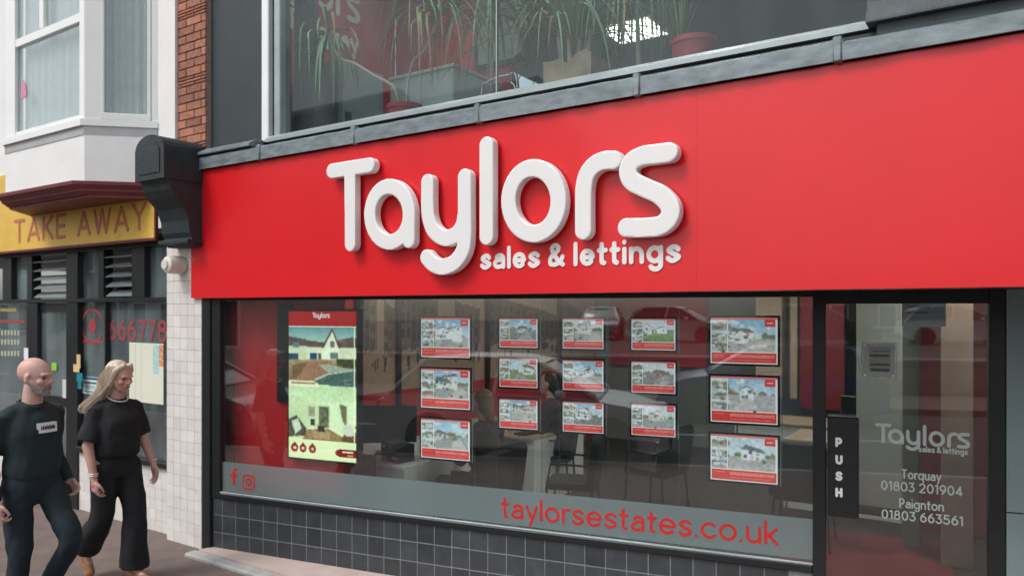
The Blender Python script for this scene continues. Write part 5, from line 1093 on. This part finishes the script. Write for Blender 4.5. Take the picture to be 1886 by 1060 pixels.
# two people at work inside, dim behind the glass
def seated(x, y, rz, label, hm, cm):
    t = thing('person', label, 'person', (x, y, .02), rz); M = WMAT[t.name]; P, H_, post = head(Vector((.04, 0, 1.22)), 0, R(8), 1.0)
    B = P + [cap((0, 0, 1.03), (.02, 0, 1.14), .055, .05), cap((0, 0, .55), (0, 0, .92), .1, .09), cap((0, .09, .5), (.4, .1, .5), .075, .055), cap((0, -.09, .5), (.4, -.1, .5), .075, .055), cap((.4, .1, .5), (.38, .1, .07), .055, .04), cap((.4, -.1, .5), (.38, -.1, .07), .055, .04)]
    for s_ in (1, -1): B += [cap((0, s_ * .17, .95), (.06, s_ * .24, .76), .03, .036), cap((.06, s_ * .25, .76), (.32, s_ * .15, .78), .038, .026)] + hand((.32, s_ * .15, .78), (1, 0, -.1), (0, 0, -1), (0, -s_, 0), .95, .5)
    fuse('body', B, .009, m_skin2, t, M, 4, post)
    te = [ell((.0, 0, z), (a, b, .09)) for z, a, b in ((.95, .11, .165), (.85, .125, .185), (.72, .125, .175), (.6, .13, .175))] + [cap((0, s_ * .05, 1.02), (0, s_ * .17, .975), .062, .068) for s_ in (1, -1)]
    for s_ in (1, -1): te += [cap((0, s_ * .19, .96), (.06, s_ * .25, .76), .062, .055), cap((.06, s_ * .25, .76), (.26, s_ * .175, .78), .052, .036)]
    fuse('shirt', te, .012, cm, t, M, 5, None, .005)
    fuse('trousers', [cap((-.02, .09, .5), (.4, .1, .5), .09, .072), cap((-.02, -.09, .5), (.4, -.1, .5), .09, .072), cap((.4, .1, .5), (.38, .1, .1), .07, .055), cap((.4, -.1, .5), (.38, -.1, .1), .07, .055), ell((-.02, 0, .53), (.14, .18, .1))], .012, m_tee, t, M)
    fuse('hair', [ell(H_ @ Vector((-.03, 0, .04)), (.09, .084, .085)), ell(H_ @ Vector((-.05, 0, -.02)), (.07, .08, .09)), cap(H_ @ Vector((-.06, 0, -.04)), H_ @ Vector((-.08, 0, -.14)), .06, .045)], .008, hm, t, M)
m_dhair = mat('dark_brown_hair', (.03, .02, .015), .6, var=.3)
d = at_y(1016, 690, 4.3); x, y = ground_of(1016, 8.3); chair(x, y, R(200), 'black chair under the dark haired office worker'); seated(x, y, R(200), 'dark haired office worker seated far back behind the middle posters', m_dhair, m_tee)
x, y = ground_of(893, 6.6); chair(x, y, R(178), 'black chair under the tan haired visitor at the white desk'); seated(x, y, R(178), 'seated visitor with tan hair facing the white desk', mat('tan_hair', (.25, .14, .08), .6, var=.3), mat('brown_shirt', (.05, .03, .025), .9, var=.2))

# ------------------------------------------------------------------ across the street (seen mirrored in the glass)
m_tyre = mat('tyre_rubber', (.015, .015, .015), .85); m_rim = mat('alloy_rim', (.45, .46, .47), .3, metal=.9); m_cglass = mat('car_glass', (.015, .02, .022), .05, coat=.5); m_tail = mat('tail_light', (.5, .01, .01), .2); m_head = mat('head_light', (.7, .72, .75), .1); m_trim = mat('black_plastic', (.02, .02, .02), .6)
def car(label, x, y, z, rz, paint, Lc=4.25):
    t = thing('parked_car', label, 'car', (x, y, z), rz); M = WMAT[t.name]; k = Lc / 4.25
    low = [(-2.08, .32), (-2.12, .55), (-2.06, .80), (-1.95, .93), (-1.0, .97), (.0, .97), (.95, .93), (1.55, .84), (1.95, .70), (2.10, .52), (2.12, .30), (1.9, .2), (-1.9, .2)]
    top = [(-2.0, .93), (-1.78, 1.28), (-1.45, 1.43), (-.9, 1.475), (-.1, 1.47), (.35, 1.39), (1.15, .92)]
    mb = MB(M); ys = [(-.80, .93, .0), (-.885, 1, .0), (.885, 1, 0), (.80, .93, 0)]; V = []; n = len(low)
    for yy, s_, _ in ys: V += [(px * k * (s_ if abs(px) > 1.8 else 1), yy, .2 + (pz - .2) * (1 if s_ == 1 else .985)) for px, pz in low]
    Fc = [tuple(range(n)), tuple(range(3 * n, 4 * n))[::-1]]
    for j in range(3): Fc += [(j * n + i, j * n + (i + 1) % n, (j + 1) * n + (i + 1) % n, (j + 1) * n + i) for i in range(n)]
    mb.add(V, Fc); mb.build('body', paint, t, True)
    mb = MB(M); V = []; n = len(top)
    def yw(pz): return .80 - (pz - .93) * .42
    for s_ in (-1, 1): V += [(px * k, s_ * yw(pz), pz) for px, pz in top]
    mb.add(V, [tuple(range(n)), tuple(range(n, 2 * n))[::-1]] + [(i, i + 1, n + i + 1, n + i) for i in range(n - 1)]); mb.build('cabin_glass', m_cglass, t, True)
    mb = MB(M); V = []
    for px, pz in top[1:-1]: V += [(px * k, -yw(pz) - .008, pz - .03), (px * k, -yw(pz) + .03, pz + .012), (px * k, 0, pz + .03), (px * k, yw(pz) - .03, pz + .012), (px * k, yw(pz) + .008, pz - .03)]
    mb.add(V, [(i * 5 + j, i * 5 + j + 1, i * 5 + j + 6, i * 5 + j + 5) for i in range(len(top) - 3) for j in range(4)]); mb.build('roof', paint, t, True)
    for s_ in (-1, 1):
        for a, b in (((-1.98, .93), (-1.45, 1.44)), ((-.35, .95), (-.3, 1.46)), ((.33, 1.40), (1.16, .93))): MB(M).tube([(a[0] * k, s_ * (yw(a[1]) + .005), a[1]), (b[0] * k, s_ * (yw(b[1]) + .005), b[1])], .028, 6).build('pillar', paint, t)
        MB(M).box((.55 * k, s_ * .86, .93), (.70 * k, s_ * .98, 1.05), .03).build('wing_mirror', paint, t)
        MB(M).box((1.82 * k, s_ * .5, .60), (2.07 * k, s_ * .82, .73), .03).build('headlight', m_head, t); MB(M).box((-2.13 * k, s_ * .55, .70), (-1.98 * k, s_ * .84, .86), .03).build('tail_light', m_tail, t)
        for wx in (-1.3, 1.32):
            c = (wx * k, s_ * .80, .31); w = MB(M).lathe([(.2, -.1), (.29, -.1), (.315, -.07), (.315, .07), (.29, .1), (.2, .1)], c, 24, 'y').build('wheel', m_tyre, t, True)
            mb = MB(M); mb.lathe([(.0, -.085), (.06, -.095), (.2, -.07), (.2, .07), (.06, .095), (0, .085)], c, 20, 'y'); mb.build('rim', m_rim, w, True)
            MB(M).lathe([(.0, -.05), (.36, -.06), (.36, .06), (0, .05)], (c[0], s_ * .835, c[2] + .01), 24, 'y').build('wheel_arch', m_trim, t)
    for sx in (-1, 1): MB(M).box((sx * 2.10 * k, -.7, .25), (sx * 2.15 * k, .7, .42), .03).build('bumper', m_trim, t)
    return t
m_silver = mat('silver_car_paint', (.62, .65, .67), .3, metal=.3, coat=.8); m_blue = mat('dark_blue_car_paint', (.02, .08, .3), .25, metal=.2, coat=1); m_wcar = mat('white_car_paint', (.7, .7, .69), .3, coat=.8); m_gcar = mat('grey_car_paint', (.12, .125, .13), .3, metal=.4, coat=.8)
def mirrored(px, z):
    d = ray(px) * z; V_ = CAM.xy + d; n = Vector((-math.sin(WA), math.cos(WA))); return V_ - n * 2 * (V_ - WO.xy).dot(n)
q = mirrored(965, 11.3); car('silver hatchback parked at the near kerb, mirrored in the shop window', q.x, min(q.y, -5.5), -.12, R(0), m_silver)
q = mirrored(1420, 14.3); car('dark blue hatchback parked at the far kerb, mirrored in window and door', q.x, -10.2, -.12, R(180), m_blue)
car('grey hatchback further along the near kerb to the left', -4.6, -5.6, -.12, 0, m_gcar)
RW = thing('retaining_wall', 'low stone retaining wall across the street', 'wall', (0, -14.5, 0)); MB().box((-8, -14.8, -.2), (45, -14.4, .75)).build('wall_body', mat('stone_wall', (.3, .27, .24), .9, var=.4, vs=2, bump=.6, bs=12), RW); MB().box((-8, -14.86, .75), (45, -14.34, .84), .02).build('coping', m_kerb, RW)
struct('car_park', MB().box((-8, -60, -.3), (45, -14.81, .70)), m_road)
car('white hatchback on the raised car park, first from the left', .5, -29.6, .70, R(90), m_gcar)
car('white hatchback on the raised car park, second from the left', 4.0, -27.5, .70, R(20), m_wcar); car('grey hatchback on the raised car park', 9.3, -25.5, .70, R(12), m_gcar); car('white hatchback on the raised car park, at the right', 14.6, -26.8, .70, R(5), m_wcar)
m_ob = mat('cream_render_opposite', (.5, .46, .4), .9, var=.15, vs=1); m_slate = mat('slate_roof', (.07, .075, .085), .7, var=.3, vs=4); m_ob2 = mat('brown_brick_opposite', (.24, .15, .11), .9, var=.3, vs=3)
def terrace(x, y, w, h, d, m, label):
    t = thing('terrace_house', label, 'house', (x, y, 0)); MB().box((x - w / 2, y - d, 0), (x + w / 2, y, h)).build('wall', m, t)
    MB().prism([(y - d - .2, h), (y + .2, h), (y - d / 2, h + 1.8)], 'x', x - w / 2, x + w / 2).build('roof', m_slate, t)
    for fl in range(int(h // 2.9)):
        for k in range(3):
            cx = x - w / 3 + k * w / 3
            f = MB().box((cx - .55, y - .02, .9 + fl * 2.9), (cx + .55, y + .04, 2.4 + fl * 2.9), .01).build('window', m_upvc, t); MB().box((cx - .47, y + .041, .98 + fl * 2.9), (cx + .47, y + .05, 2.32 + fl * 2.9)).build('pane', m_cglass, f)
for k in range(5): terrace(-11.5 - k * 6.5, -14.6, 6.3, 8.5 + (k % 2) * .6, 8, (m_ob, m_ob2)[k % 2], ['cream terraced house across the street nearest the car park', 'brown terraced house across the street beside the cream end house', 'cream terraced house third from the car park across the street', 'brown terraced house fourth from the car park across the street', 'cream terraced house furthest left across the street'][k])
for k in range(3): terrace(14 + k * 9, -46, 8.6, 6.2, 8, (m_ob2, m_ob)[k % 2], ['brown house behind the car park, left of three', 'cream house behind the car park, middle of three', 'brown house behind the car park, right of three'][k])
